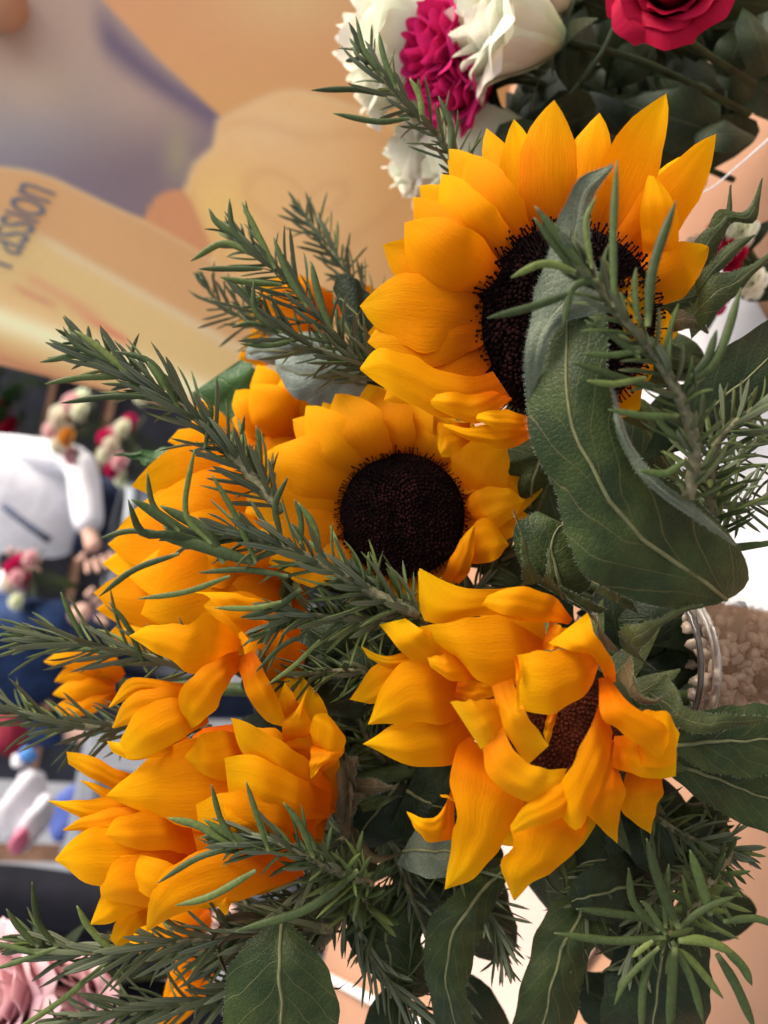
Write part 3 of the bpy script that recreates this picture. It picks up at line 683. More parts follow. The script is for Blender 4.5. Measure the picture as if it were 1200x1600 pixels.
# ------------------------------------------------------------------ flowers
def disc(C_, rpx, d, parent, axis_tilt=(0, 0), mats=(DISC, FLOR), squash=1, ring=True, n=900):
    c = P(*C_, d); r = rpx / FPX * d
    ax = (-(c - CAM)).normalized(); ax = (ax + Rt * axis_tilt[0] + Up * axis_tilt[1]).normalized()
    a = ax.orthogonal().normalized(); b = ax.cross(a)
    V = []; K = 10; J = 36
    for i in range(K + 1):
        q = (1 - i / K); 
        for j in range(J):
            th = 2 * math.pi * j / J; V.append(c + (a * math.cos(th) + b * math.sin(th)) * r * q * .97 + ax * r * (.20 * (1 - q * q) - .05 * math.exp(-(q / .3) ** 2)))
    bk = len(V); V.append(c - ax * r * .25)
    F = grid_faces(K, J, wrap=True) + [(bk, (j + 1) % J, j) for j in range(J)]
    obj('disc', V, F, mats[0], parent, origin=c)
    V, F = [], []; Vr, Fr = [], []
    for k in range(n):
        q = math.sqrt((k + .5) / n); th = k * 2.39996; R = a * math.cos(th) + b * math.sin(th)
        p = c + R * r * q + ax * r * (.20 * (1 - q * q) - .05 * math.exp(-(q / .3) ** 2))
        rim = q > .72
        h = r * (.045 + (.08 * rnd.random() ** 1.5 + .03 if rim else .03 * rnd.random())); wd = r * (.014 if rim else .024) * rnd.uniform(.6, 1.3)
        D = (ax + R * ((q - .4) * 1.5 + rnd.uniform(-.3, .3)) + ax.cross(R) * rnd.uniform(-.35, .35)).normalized()
        s1 = D.orthogonal().normalized(); s2 = D.cross(s1); o = len(V)
        for z, f in ((0, .8), (.7, .55), (.85, 1.25), (1, .5)):
            for j in range(4): V.append(p + D * h * z + (s1 * math.cos(j * 1.571) + s2 * math.sin(j * 1.571)) * wd * f)
        F += grid_faces(3, 4, o, wrap=True) + [(o + 12, o + 13, o + 14, o + 15)]
    obj('florets', V, F, mats[1], parent, origin=c, kind='stuff')
def radial(C_, d0, specs, parent, mt=YEL, rb=100, lift=6, lab=None):
    """petals pointing out of a disc: (tipx, tipy, width, d_offset_mm, curve_px, roll)"""
    cx, cy = C_
    for sp_ in specs:
        tx, ty, wd = sp_[:3]; do = sp_[3] if len(sp_) > 3 else 0; cv = sp_[4] if len(sp_) > 4 else 0; ro = sp_[5] if len(sp_) > 5 else rnd.uniform(-18, 18)
        dx, dy = tx - cx, ty - cy; L_ = math.hypot(dx, dy); ux, uy = dx / L_, dy / L_
        b = rb * .86; bx, by = cx + ux * b, cy + uy * b
        mx, my = (bx + tx) / 2 - uy * cv, (by + ty) / 2 + ux * cv
        o = do * .001
        wd *= 1.12; blade('petal', [(bx, by, d0 + .004 + o * .5), (mx, my, d0 - lift * .001 + o), (tx, ty, d0 + .002 + o)], wd, mt, parent, roll=ro, cup=rnd.choice((3, 4, 5, -3)), wav=1.3)
def calyx(C_, d, rpx, parent, axis, n=16, mt=SEP, back=.012):
    """green receptacle and pointed bracts behind a flower head; axis = direction the flower faces (world)"""
    c = P(*C_, d); ax = axis.normalized(); a = ax.orthogonal().normalized(); b = ax.cross(a); r = rpx / FPX * d
    V = []
    prof = [(.12, -.75), (.45, -.68), (.8, -.45), (1, -.15), (.9, 0)]
    for q, z in prof:
        for j in range(20): th = j / 20 * 6.2832; V.append(c + (a * math.cos(th) + b * math.sin(th)) * r * q + ax * r * z * .8)
    obj('receptacle', V, grid_faces(4, 20, wrap=True), mt, parent, origin=c, uv=[(i % 20 / 20, i / 100) for i in range(100)])
    for k in range(n):
        th = k * 6.2832 / n + rnd.uniform(-.1, .1); R = a * math.cos(th) + b * math.sin(th); S_ = ax.cross(R); V, U = [], []
        ln = r * rnd.uniform(.75, 1.1); cu_ = rnd.uniform(-.6, .25)
        for i in range(9):
            t = i / 8; wd = r * .24 * (1 - t ** 1.6) + r * .012
            for j in range(5):
                u = j / 4 * 2 - 1
                V.append(c + R * (r * .8 + ln * t) + ax * (-r * .25 + cu_ * ln * t * t - abs(u) * wd * .25) + S_ * u * wd + S_ * .1 * ln * t * t); U.append((j / 4, t))
        obj('bract', V, grid_faces(8, 4), mt, parent, uv=U)
def hairs(o, parent, edge_cols, n=2, ln=.0011, seed=1):
    """short hairs standing on the edges of a lofted sheet"""
    rr = random.Random(seed); me = o.data; vs = [v.co + base(o) for v in me.vertices]
    N_, M_ = edge_cols; V, F = [], []
    for side in (0, M_):
        for i in range(N_):
            for k in range(n):
                f = rr.random(); a = vs[i * (M_ + 1) + side]; b = vs[(i + 1) * (M_ + 1) + side]; inner = vs[i * (M_ + 1) + (1 if side == 0 else M_ - 1)]
                p = a.lerp(b, f); D = ((a - inner).normalized() * 1.0 + (CAM - p).normalized() * rr.uniform(-.2, .5) + (b - a).normalized() * rr.uniform(-.5, .5)).normalized()
                s = D.orthogonal().normalized() * .00005; q = D.cross(s); L_ = ln * rr.uniform(.5, 1.2); oo = len(V)
                V += [p + s, p - s * .5 + q, p - s * .5 - q, p + D * L_]; F += [(oo, oo + 1, oo + 3), (oo + 1, oo + 2, oo + 3), (oo + 2, oo, oo + 3)]
    obj('leaf_hairs', V, F, HAIR, o, kind='stuff', smooth=False)
VT = (VX, VY)
def stem_to_vase(C_, d, parent, r=4.2, k=(0, 0)):
    p = P(*C_, d); e = Vector((VX + k[0], VY + k[1], TZ + .10)); mid = p.lerp(e, .5) + Vector((0, 0, .02))
    tube('stem', [tuple(p), tuple(mid), tuple(e)], r, STEM, parent, 16, 10, world=True)
GS = 'sunflowers in the bouquet'
def flower(C_, d, label):
    return empty('sunflower', P(*C_, d), label, 'sunflower', GS)
TC = lambda c, d: (CAM - P(*c, d)).normalized()
# --- large open sunflower, upper right
c1 = (872, 505); s1 = flower(c1, .368, 'largest sunflower at upper right, wide open, its dark disc half hidden by a drooping leaf')
disc(c1, 150, .366, s1, (-.12, .05), n=1300)
calyx(c1, .378, 130, s1, TC(c1, .37), 18)
radial(c1, .372, [(700, 232, 80, 6), (655, 290, 80, 6), (610, 400, 90, 6), (575, 520, 95, 7), (600, 610, 90, 7), (760, 200, 60, 9), (905, 215, 60, 8), (985, 205, 60, 9), (1075, 240, 55, 8), (1060, 330, 60, 8), (1060, 520, 60, 8), (1010, 600, 60, 7), (965, 665, 60, 7)], s1, rb=140)
radial(c1, .368, [(866, 156, 92, 1, -6), (803, 186, 64, 0, -8), (733, 240, 92, -1, -16), (690, 272, 84, -2, -18), (645, 308, 76, 3, -14), (632, 348, 108, -4, -12), (598, 382, 88, 3, -6), (562, 478, 112, 1, 6), (574, 535, 100, 2, 6), (600, 625, 80, 6, 12),
    (937, 176, 76, 2, -4), (1041, 146, 84, 0, 4), (1119, 209, 74, -2, 10), (1109, 385, 78, -3, 10), (985, 425, 50, -4, 0), (1020, 545, 60, 0, 6), (1000, 640, 66, 2, 6), (935, 690, 60, 2, 0)], s1, rb=140, lift=4)
loft('petal', [(1010, 420), (1000, 350), (1010, 280), (1022, 275)], [(1050, 440), (1062, 370), (1050, 310), (1022, 275)], [.366, .357, .352, .354], YEL, s1, 4)
loft('petal', [(965, 418), (962, 450), (968, 500), (990, 560)], [(1012, 418), (1016, 460), (1012, 500), (1000, 565)], [.352, .350, .352, .36], YEL, s1, 4)
z9 = lambda *a: [(560 + a[i] / 3.333, 220 + a[i + 1] / 3.333) for i in range(0, len(a), 2)]
loft('petal', z9(800, 1350, 720, 1400, 610, 1465, 450, 1440, 300, 1390, 110, 1270, 10, 1195), z9(700, 1200, 580, 1230, 400, 1180, 300, 1130, 220, 1100, 100, 1080, 10, 1180), [.366, .359, .357, .356, .362], YEL, s1, 6, n=22)
loft('petal', z9(800, 1340, 680, 1440, 600, 1470, 450, 1420, 350, 1360), z9(700, 1300, 600, 1320, 480, 1310, 400, 1320, 350, 1350), [.362, .354, .352, .356], YEL, s1, 4, n=18)
# crumpled small petals under it
loft('petal', [(835, 655), (790, 640), (750, 645), (744, 652)], [(835, 672), (800, 672), (775, 670), (744, 656)], [.352, .346, .345, .35], YEL, s1, 3)
loft('petal', [(838, 655), (790, 656), (735, 668), (684, 660)], [(835, 680), (800, 700), (750, 695), (684, 664)], [.358, .352, .350, .352], YEL, s1, 4)
loft('petal', [(735, 660), (700, 662), (684, 664), (684, 700)], [(735, 690), (722, 700), (706, 712), (690, 714)], [.356, .353, .350, .35], YEL, s1, 3)
stem_to_vase(c1, .385, s1)
# --- middle sunflower
c2 = (628, 806); s2 = flower(c2, .402, 'middle sunflower with a whole round dark disc, tucked between the bigger heads')
disc(c2, 101, .400, s2, (-.05, -.05), n=1000)
calyx(c2, .412, 95, s2, TC(c2, .40), 16)
radial(c2, .405, [(425, 700, 80, 5), (480, 640, 70, 5), (505, 628, 70, 6), (575, 600, 90, 6), (645, 610, 80, 6), (700, 640, 80, 6), (740, 660, 80, 6), (395, 800, 80, 6), (420, 880, 80, 6), (830, 720, 60, 6), (800, 860, 60, 6), (560, 940, 60, 5), (640, 960, 60, 5), (700, 930, 60, 5)], s2, YEL3, rb=97)
radial(c2, .401, [(404, 718, 92, 0, 14), (457, 655, 80, 2, 6), (478, 634, 78, -1, 0), (524, 615, 92, -2, -4), (590, 606, 84, 2, 0), (640, 600, 80, 3, 0), (690, 640, 76, 2, 4), (384, 780, 92, 2, 10), (392, 846, 80, 1, 0), (455, 905, 70, 2), (848, 764, 66, 3, 0), (832, 812, 66, 2, 2), (745, 700, 74, 1, 8)], s2, YEL3, rb=97)
loft('petal', [(720, 760), (705, 720), (720, 680), (790, 690)], [(755, 780), (790, 760), (795, 720), (792, 695)], [.397, .392, .39, .39], YEL3, s2, 5)
loft('petal', [(725, 790), (745, 765), (790, 762), (818, 780)], [(745, 815), (775, 825), (800, 810), (820, 782)], [.397, .390, .389, .391], YEL3, s2, 5)
loft('petal', [(722, 860), (740, 820), (765, 812), (795, 850)], [(728, 880), (752, 880), (770, 878), (795, 852)], [.396, .391, .389, .391], YEL, s2, 5)
loft('petal', [(690, 905), (705, 870), (722, 840), (738, 822)], [(718, 912), (735, 890), (740, 860), (742, 824)], [.392, .388, .387, .388], YEL, s2, 3)
stem_to_vase(c2, .42, s2, k=(.008, .01))
# --- lower right sunflower with folded petals
c3 = (880, 1130); s3 = flower(c3, .325, 'lower right sunflower in front, its curled petals folded over a rusty brown disc')
disc((872, 1142), 105, .322, s3, (.1, .0), (FLOR2, FLOR2), n=700)
calyx((880, 1130), .345, 112, s3, TC(c3, .32) * .9 + Rt * -.3, 15, SEP)
z8 = lambda *a: [(500 + a[i] / 2, 850 + a[i + 1] / 2) for i in range(0, len(a), 2)]
def zl(L_, R_, d, **k): return loft('petal', z8(*L_), z8(*R_), d, k.pop('mt', YEL), s3, **k)
radial((870, 1130), .345, [(600, 1100, 100, 5), (690, 1010, 90, 5), (760, 920, 90, 6), (1000, 1250, 80, 5), (900, 1330, 80, 5), (780, 1320, 90, 5), (720, 1230, 90, 4)], s3, rb=110)
zl((790, 235, 640, 135, 520, 145, 400, 120, 312, 75), (780, 250, 640, 240, 520, 225, 330, 240, 306, 90), [.335, .325, .322, .325], bulge=4)
zl((790, 235, 730, 165, 620, 132, 525, 160), (775, 252, 700, 238, 580, 222, 505, 190), [.330, .316, .314, .318], bulge=5)
zl((700, 300, 560, 225, 420, 240, 298, 262), (700, 330, 640, 420, 530, 445, 420, 350), [.325, .312, .310, .316], bulge=6, n=18)
zl((870, 345, 800, 330, 680, 335, 612, 348), (868, 390, 830, 470, 720, 530, 622, 520), [.312, .300, .298, .300], bulge=7, n=18)
zl((618, 350, 628, 400, 622, 450, 625, 512), (606, 350, 612, 400, 612, 450, 608, 515), [.298, .297, .296, .297], bulge=1, m=4)
zl((925, 430, 915, 360, 870, 300, 836, 214), (900, 440, 850, 350, 770, 330, 714, 310), [.312, .300, .296, .300], bulge=5)
zl((720, 240, 760, 260, 800, 270), (690, 330, 730, 330, 770, 320), [.318, .315, .318], bulge=2)
zl((420, 400, 300, 370, 180, 375, 92, 486), (420, 440, 330, 440, 240, 490, 156, 500), [.335, .325, .324, .328], bulge=4)
zl((440, 380, 330, 360, 220, 400, 150, 562), (445, 520, 400, 560, 260, 560, 152, 565), [.330, .317, .316, .322], bulge=6, n=18)
zl((440, 500, 330, 520, 240, 560, 134, 625), (470, 590, 410, 690, 280, 690, 140, 628), [.334, .322, .320, .326], bulge=6)
zl((460, 300, 330, 270, 270, 235, 268, 232), (420, 350, 380, 370, 290, 370, 185, 252), [.328, .318, .314, .318], bulge=3)
zl((420, 330, 300, 330, 200, 350, 128, 318), (410, 370, 330, 380, 220, 385, 150, 355), [.333, .325, .322, .324], bulge=3)
zl((430, 350, 390, 345, 335, 355), (500, 420, 420, 430, 345, 385), [.316, .309, .31], bulge=3)
zl((430, 430, 480, 430, 550, 440), (420, 480, 480, 490, 560, 470), [.318, .318, .318], bulge=2)
zl((545, 484, 480, 488, 406, 492), (572, 570, 540, 610, 503, 642), [.302, .297, .300], bulge=4, mt=YEL3)
zl((600, 420, 640, 520, 715, 630), (536, 444, 580, 590, 650, 690), [.306, .299, .301], bulge=5, mt=YEL3)
zl((572, 570, 610, 650, 690, 700, 772, 702), (508, 640, 530, 730, 640, 805, 740, 778), [.299, .294, .294, .300], bulge=6, mt=YEL3, n=18)
zl((712, 525, 700, 580, 700, 600), (745, 520, 725, 590, 712, 635), [.314, .312, .312], bulge=1, m=5)
zl((470, 600, 425, 640, 408, 760, 430, 860, 412, 920, 390, 1078), (560, 720, 640, 800, 600, 880, 590, 900, 500, 1030, 392, 1080), [.325, .312, .310, .312, .316], bulge=6, n=22)
zl((440, 740, 420, 790, 400, 785, 374, 783), (440, 830, 425, 810, 410, 800, 378, 790), [.315, .312, .313], bulge=1, m=5)
zl((420, 750, 380, 830, 340, 860, 270, 835), (420, 920, 380, 930, 320, 920, 276, 850), [.326, .322, .321, .324], bulge=4)
zl((720, 800, 640, 830, 598, 880, 600, 940, 566, 1010, 604, 1112), (840, 840, 830, 900, 790, 970, 700, 1040, 650, 1070, 610, 1114), [.318, .307, .305, .306, .310], bulge=6, n=22)
zl((860, 650, 760, 740, 640, 820, 594, 880), (830, 760, 760, 850, 680, 880, 604, 905), [.306, .296, .294, .299], bulge=5)
zl((880, 480, 840, 580, 780, 700, 730, 790), (915, 590, 890, 720, 810, 890, 750, 850), [.304, .293, .292, .298], bulge=6, n=18)
zl((905, 600, 860, 680, 800, 800, 770, 850), (920, 620, 900, 740, 830, 860, 802, 893), [.308, .301, .299, .302], bulge=4)
zl((890, 700, 850, 780, 833, 840, 928, 935), (930, 690, 955, 780, 935, 850, 930, 935), [.314, .308, .306, .310], bulge=5)
zl((870, 420, 880, 540, 930, 580, 1080, 690), (900, 415, 970, 500, 1080, 570, 1085, 680), [.306, .292, .292, .300], bulge=7, n=18)
zl((960, 560, 1000, 525, 1080, 525, 1124, 592), (960, 640, 1030, 700, 1100, 690, 1112, 650), [.312, .301, .300, .306], bulge=7)
zl((920, 600, 1000, 600, 1060, 620, 1115, 650), (900, 690, 960, 715, 1060, 735, 1112, 725), [.312, .305, .304, .308], bulge=5)
zl((960, 700, 940, 780, 945, 840, 1032, 905), (1068, 720, 1072, 780, 1050, 830, 1034, 905), [.322, .317, .316, .320], bulge=5)
stem_to_vase((920, 1110), .352, s3, k=(0, -.012))
# bracts of the lower right flower
z7 = lambda *a: [(800 + a[i] / 2.91, 650 + a[i + 1] / 2.91) for i in range(0, len(a), 2)]
def bract(par, L_, R_, d, mt=SEP, hn=3, seed=1, **k):
    o = loft('bract', L_, R_, d, mt, par, n=20, m=8, wav=.5, ridge=.1, **k); hairs(o, par, (20, 8), hn, seed=seed); return o
bract(s3, z7(380, 800, 460, 690, 530, 560, 572, 425), z7(575, 900, 520, 760, 575, 560, 578, 425), [.325, .313, .308, .305], bulge=3, seed=2)
bract(s3, z7(50, 770, 45, 640, 35, 520, 5, 430), z7(150, 760, 95, 680, 60, 560, 10, 428), [.33, .324, .32, .318], bulge=2, seed=3)
bract(s3, z7(140, 760, 160, 700, 160, 650, 166, 602), z7(340, 890, 200, 780, 185, 700, 176, 604), [.33, .324, .32, .318], bulge=2, seed=4)
bract(s3, z7(500, 1060, 500, 960, 640, 930, 760, 870, 870, 860), z7(660, 1160, 580, 1080, 660, 980, 760, 900, 872, 872), [.328, .314, .308, .306], bulge=4, seed=5)
bract(s3, z7(350, 905, 380, 900, 390, 930), z7(500, 1080, 400, 1040, 395, 940), [.332, .326, .324], SEPB, bulge=2, seed=6)
bract(s3, z7(480, 1180, 560, 1290, 640, 1310, 690, 1280), z7(540, 1080, 570, 1240, 640, 1290, 688, 1276), [.33, .32, .318, .316], SEPB, bulge=3, seed=7)
bract(s3, z7(700, 1170, 740, 1230, 800, 1330, 900, 1350, 1164, 1370), z7(560, 1350, 700, 1380, 800, 1440, 960, 1430, 1164, 1385), [.336, .325, .322, .325], bulge=3, seed=8)
bract(s3, z7(430, 880, 330, 830, 250, 790, 215, 770), z7(400, 900, 300, 870, 240, 830, 215, 775), [.335, .33, .328], bulge=2, seed=9)
# --- lower left sunflower, seen from the side
z5 = lambda *a: [(60 + a[i] / 2.4, 950 + a[i + 1] / 2.4) for i in range(0, len(a), 2)]
s4 = flower((510, 1225), .375, 'lower left sunflower seen side-on, petals streaming to the left, rosemary lying over it')
def q4(L_, R_, d, par=None, **k): return loft('petal', z5(*L_), z5(*R_), d, k.pop('mt', YEL), par or s4, **k)
for k, (tx, ty) in enumerate([(330, 1150), (260, 1200), (200, 1260), (190, 1330), (240, 1390), (320, 1420), (400, 1400), (380, 1280), (300, 1300)]):
    blade('petal', [(500, 1225 + (ty - 1280) * .25, .385), ((500 + tx) / 2, (1235 + ty) / 2, .378), (tx - 10, ty, .386)], 95, YEL2, s4, roll=rnd.uniform(-20, 20), cup=5)
calyx((518, 1225), .380, 62, s4, -Rt * 1.0 - Fw * .25 - Up * .05, 15, SEPB)
q4((950, 500, 700, 470, 480, 520, 400, 580, 320, 640, 255, 702), (960, 760, 800, 860, 560, 820, 480, 790, 390, 765, 256, 706), [.375, .358, .352, .355, .365], bulge=9, n=22)
q4((780, 470, 700, 462, 620, 470, 545, 560), (760, 520, 740, 620, 660, 645, 560, 580), [.362, .350, .346, .35], bulge=6)
q4((420, 640, 310, 610, 200, 555, 105, 538), (420, 700, 310, 690, 200, 640, 112, 585), [.385, .378, .377, .38], bulge=4)
q4((420, 700, 300, 690, 220, 660, 155, 643), (420, 760, 320, 740, 240, 710, 160, 650), [.387, .382, .381, .383], bulge=3)
q4((420, 690, 300, 700, 160, 720, 38, 722), (440, 790, 300, 830, 160, 790, 40, 726), [.38, .37, .369, .376], bulge=4)
q4((500, 720, 350, 740, 200, 770, 92, 830), (540, 900, 400, 880, 200, 840, 94, 836), [.376, .365, .365, .370], bulge=5)
q4((560, 760, 420, 760, 290, 790, 250, 850), (600, 930, 480, 910, 340, 900, 255, 856), [.366, .355, .352, .357], bulge=5)
q4((520, 850, 380, 830, 180, 830, 62, 940), (520, 1000, 380, 1020, 220, 1045, 66, 950), [.374, .361, .360, .368], bulge=6, n=18)
q4((560, 920, 420, 920, 300, 940, 230, 1040), (600, 1080, 480, 1120, 330, 1110, 235, 1090), [.370, .356, .355, .360], bulge=6)
q4((460, 1020, 360, 1030, 250, 1060, 195, 1184), (450, 1120, 360, 1140, 280, 1180, 200, 1188), [.372, .364, .363, .368], bulge=4)
q4((420, 1080, 350, 1100, 300, 1160, 265, 1245), (440, 1180, 380, 1200, 340, 1250, 300, 1275), [.376, .37, .369, .372], bulge=4)
q4((900, 860, 700, 880, 480, 980, 420, 1090, 402, 1208), (1000, 1000, 800, 1080, 640, 1110, 520, 1150, 412, 1212), [.362, .350, .346, .348, .356], bulge=7, n=22)
q4((760, 990, 600, 1000, 420, 930, 310, 930), (760, 1060, 600, 1110, 430, 1090, 300, 1000), [.366, .353, .350, .358], bulge=6)
q4((745, 1030, 700, 1040, 655, 1070, 648, 1090), (745, 1060, 725, 1100, 712, 1140, 700, 1153), [.352, .347, .346, .347], bulge=3)
q4((1100, 660, 1000, 560, 860, 470, 760, 420, 722, 412), (1090, 780, 950, 700, 850, 600, 760, 540, 726, 428), [.365, .349, .345, .346, .350], bulge=5, n=18)
q4((1100, 700, 950, 620, 800, 550, 697, 562), (1090, 790, 950, 790, 800, 730, 712, 690), [.360, .344, .341, .346], bulge=6, n=18)
q4((1040, 760, 850, 690, 700, 690, 590, 735), (1040, 870, 850, 880, 700, 860, 600, 810), [.358, .342, .340, .348], bulge=6, n=18)
q4((760, 710, 720, 720, 690, 760, 690, 790), (880, 800, 820, 850, 760, 870, 700, 850), [.352, .34, .338, .345], bulge=5)
q4((1000, 400, 960, 330, 925, 276), (940, 440, 905, 400, 898, 350), [.358, .350, .352], bulge=4)
q4((1060, 640, 1060, 480, 1000, 400, 905, 345), (960, 560, 930, 520, 915, 460, 900, 400), [.362, .353, .352, .355], bulge=5)
q4((930, 520, 912, 440, 960, 390, 1006, 308), (1035, 500, 1035, 440, 1000, 380, 1008, 310), [.354, .344, .342, .346], bulge=4)
q4((1035, 540, 1020, 460, 1035, 400, 1080, 396), (1060, 620, 1130, 560, 1148, 480, 1084, 398), [.352, .340, .338, .344], bulge=5)
q4((1030, 500, 1020, 540, 1018, 600, 1020, 638), (1140, 470, 1142, 550, 1075, 585, 1024, 640), [.350, .339, .338, .342], bulge=4)
q4((1130, 760, 1130, 600, 1080, 380, 980, 240), (1000, 780, 1020, 600, 960, 420, 850, 300), [.372, .366, .366, .37], bulge=5)
q4((1120, 760, 1060, 800, 950, 880, 800, 980), (1000, 700, 900, 800, 800, 880, 740, 960), [.37, .364, .362, .364], bulge=5)
stem_to_vase((530, 1225), .39, s4, k=(-.012, -.01))
for sd, (a, b, dd_) in enumerate([(z5(1150, 640, 1140, 600, 1165, 560, 1200, 560), z5(1180, 700, 1200, 690, 1185, 650, 1200, 575), [.372, .368, .368]),
                  (z5(1110, 780, 1120, 720, 1160, 690, 1230, 700), z5(1160, 860, 1180, 780, 1200, 730, 1232, 704), [.372, .366, .366]),
                  (z5(1190, 640, 1260, 640, 1300, 660, 1340, 668), z5(1200, 700, 1260, 700, 1300, 684, 1340, 672), [.37, .362, .36])]):
    bract(s4, a, b, dd_, SEPB, seed=20 + sd, bulge=2)
# --- sunflower above it, upright petals pointing left
s6 = flower((385, 1030), .362, 'sunflower between the two left-hand heads with loose flame-like petals pointing left')
calyx((395, 1045), .372, 36, s6, -Rt * 1.0 - Fw * .1 + Up * .2, 10, SEPB)
q4((760, 120, 640, 20, 560, 60, 430, 62, 340, 104), (740, 190, 700, 200, 600, 245, 520, 215, 342, 108), [.358, .345, .340, .342, .350], s6, bulge=6, n=20)
q4((800, 130, 720, 40, 640, -40, 580, -60), (860, 60, 840, -20, 760, -50, 690, -60), [.362, .355, .355, .36], s6, bulge=5)
q4((750, 160, 690, 180, 570, 260, 525, 340, 545, 430), (760, 230, 720, 270, 670, 370, 610, 430, 575, 452), [.352, .339, .335, .337, .343], s6, bulge=5, n=18)
q4((600, 290, 450, 270, 340, 265, 262, 372), (600, 320, 480, 330, 390, 320, 268, 374), [.357, .348, .346, .352], s6, bulge=4)
q4((620, 290, 430, 300, 330, 340, 276, 448), (620, 420, 480, 440, 380, 430, 282, 452), [.354, .343, .342, .350], s6, bulge=5)
q4((620, 330, 460, 340, 360, 400, 304, 500), (640, 430, 500, 510, 400, 560, 330, 566), [.352, .341, .339, .345], s6, bulge=5)
q4((560, 480, 440, 490, 330, 505, 256, 498), (560, 540, 450, 560, 350, 570, 275, 540), [.358, .352, .350, .354], s6, bulge=4)
q4((735, 195, 760, 260, 790, 340, 850, 420, 918, 445), (800, 160, 835, 200, 850, 250, 890, 320, 935, 440), [.352, .344, .342, .345, .350], s6, bulge=5)
q4((620, 450, 560, 500, 520, 560, 480, 640), (760, 430, 760, 520, 700, 600, 620, 660), [.366, .360, .358, .362], s6, bulge=5)
stem_to_vase((400, 1050), .40, s6, k=(-.005, .012))
loft('petal', [(470, 960), (400, 930), (350, 925), (318, 945)], [(470, 1010), (420, 1010), (360, 1000), (320, 950)], [.385, .378, .376, .38], YEL2, s6, 4)
loft('petal', [(480, 1010), (430, 985), (400, 975), (372, 990)], [(470, 1070), (440, 1075), (400, 1060), (374, 998)], [.38, .373, .371, .375], YEL2, s6, 4)
for x, y, a, ln in [(500, 1040, 20, 130), (540, 1090, 160, 140), (470, 1030, 100, 110), (520, 1000, 210, 120), (570, 1050, 80, 130), (440, 1085, 30, 110)]:
    ux, uy = math.cos(math.radians(a)), math.sin(math.radians(a))
    blade('leaf', [(x - ux * ln * .5, y - uy * ln * .5, .392), (x, y, .382), (x + ux * ln * .5, y + uy * ln * .5, .392)], ln * .55, LEAFD, s6, 'leaf', roll=rnd.uniform(-30, 30), cup=6, wav=2.4, n=12, m=6)
# --- big left sunflower behind the long rosemary, seen edge-on
c5 = (440, 890); s5 = flower(c5, .432, 'broad left sunflower seen from its side, behind the long front rosemary sprig')
calyx(c5, .44, 60, s5, -Rt * 1.0 - Fw * .2 + Up * .2, 12, SEP)
sp5 = [((440, 860), (310, 700), (262, 690), 80, 14), ((440, 870), (330, 800), (180, 832), 96, 8), ((440, 850), (330, 740), (205, 760), 96, 10), ((440, 880), (300, 850), (168, 850), 100, 4), ((440, 880), (300, 880), (160, 880), 96, 8), ((440, 900), (300, 930), (146, 926), 110, 0),
       ((440, 900), (300, 950), (150, 952), 90, 4), ((450, 910), (320, 970), (160, 1000), 90, 2), ((450, 930), (330, 980), (190, 985), 90, -2), ((450, 860), (340, 800), (240, 780), 110, 0), ((460, 850), (380, 760), (290, 730), 100, 6), ((460, 850), (400, 760), (350, 730), 90, 8), ((430, 880), (340, 860), (240, 880), 100, -8), ((430, 910), (330, 920), (220, 960), 110, -10), ((420, 900), (320, 890), (200, 900), 100, -6),
       ((450, 900), (400, 960), (330, 1000), 100, -4), ((460, 900), (420, 960), (380, 1000), 90, 0), ((450, 860), (420, 800), (400, 770), 90, 2), ((440, 900), (350, 840), (270, 820), 80, -12)]
for a, b, c, wd, o in sp5:
    blade('petal', [(*a, .434 + o * .0005), (*b, .424 + o * .001), (*c, .430 + o * .001)], wd * 1.22, YEL2, s5, roll=rnd.uniform(-14, 14), cup=3, wav=2.2)
stem_to_vase((460, 900), .45, s5, k=(.005, -.01))
# --- sunflowers at the back
c7 = (445, 650); s7 = flower(c7, .47, 'small sunflower at the back below the silvery leaves, petals half closed')
for a, b, c, wd, o in [((460, 660), (420, 610), (402, 570), 70, 0), ((450, 670), (400, 640), (368, 610), 80, -2), ((450, 680), (410, 660), (362, 655), 80, 0), ((470, 670), (450, 620), (440, 590), 70, -5), ((450, 690), (400, 700), (365, 720), 80, 0), ((460, 680), (430, 640), (395, 600), 80, -8), ((470, 690), (440, 700), (420, 740), 70, -2),
                      ((470, 690), (460, 650), (470, 620), 60, 2), ((380, 760), (340, 690), (308, 622), 80, 6), ((380, 770), (320, 720), (300, 700), 70, 8)]:
    blade('petal', [(*a, .475 + o * .001), (*b, .464 + o * .001), (*c, .468 + o * .001)], wd, YEL2, s7, roll=rnd.uniform(-25, 25), cup=5, wav=1.8)
stem_to_vase((465, 690), .48, s7, k=(.012, .02))
c8 = (430, 500); s8 = flower(c8, .53, 'half hidden sunflower behind the upper rosemary tuft, only orange petal ends showing')
for a, b, c, wd, o in [((520, 500), (440, 480), (372, 505), 60, 0), ((520, 490), (450, 460), (400, 458), 60, 4), ((520, 500), (450, 510), (380, 540), 60, 2), ((520, 470), (460, 460), (430, 455), 50, 2), ((520, 480), (580, 470), (600, 480), 60, 2), ((430, 560), (390, 555), (372, 560), 34, 2)]:
    blade('petal', [(*a, .535), (*b, .528 + o * .001), (*c, .53 + o * .001)], wd, YEL2, s8, cup=5)
stem_to_vase((530, 500), .54, s8, k=(.02, .02))
c9 = (150, 1070); s9 = flower(c9, .52, 'small far sunflower at the left edge showing through two rosemary sprigs')
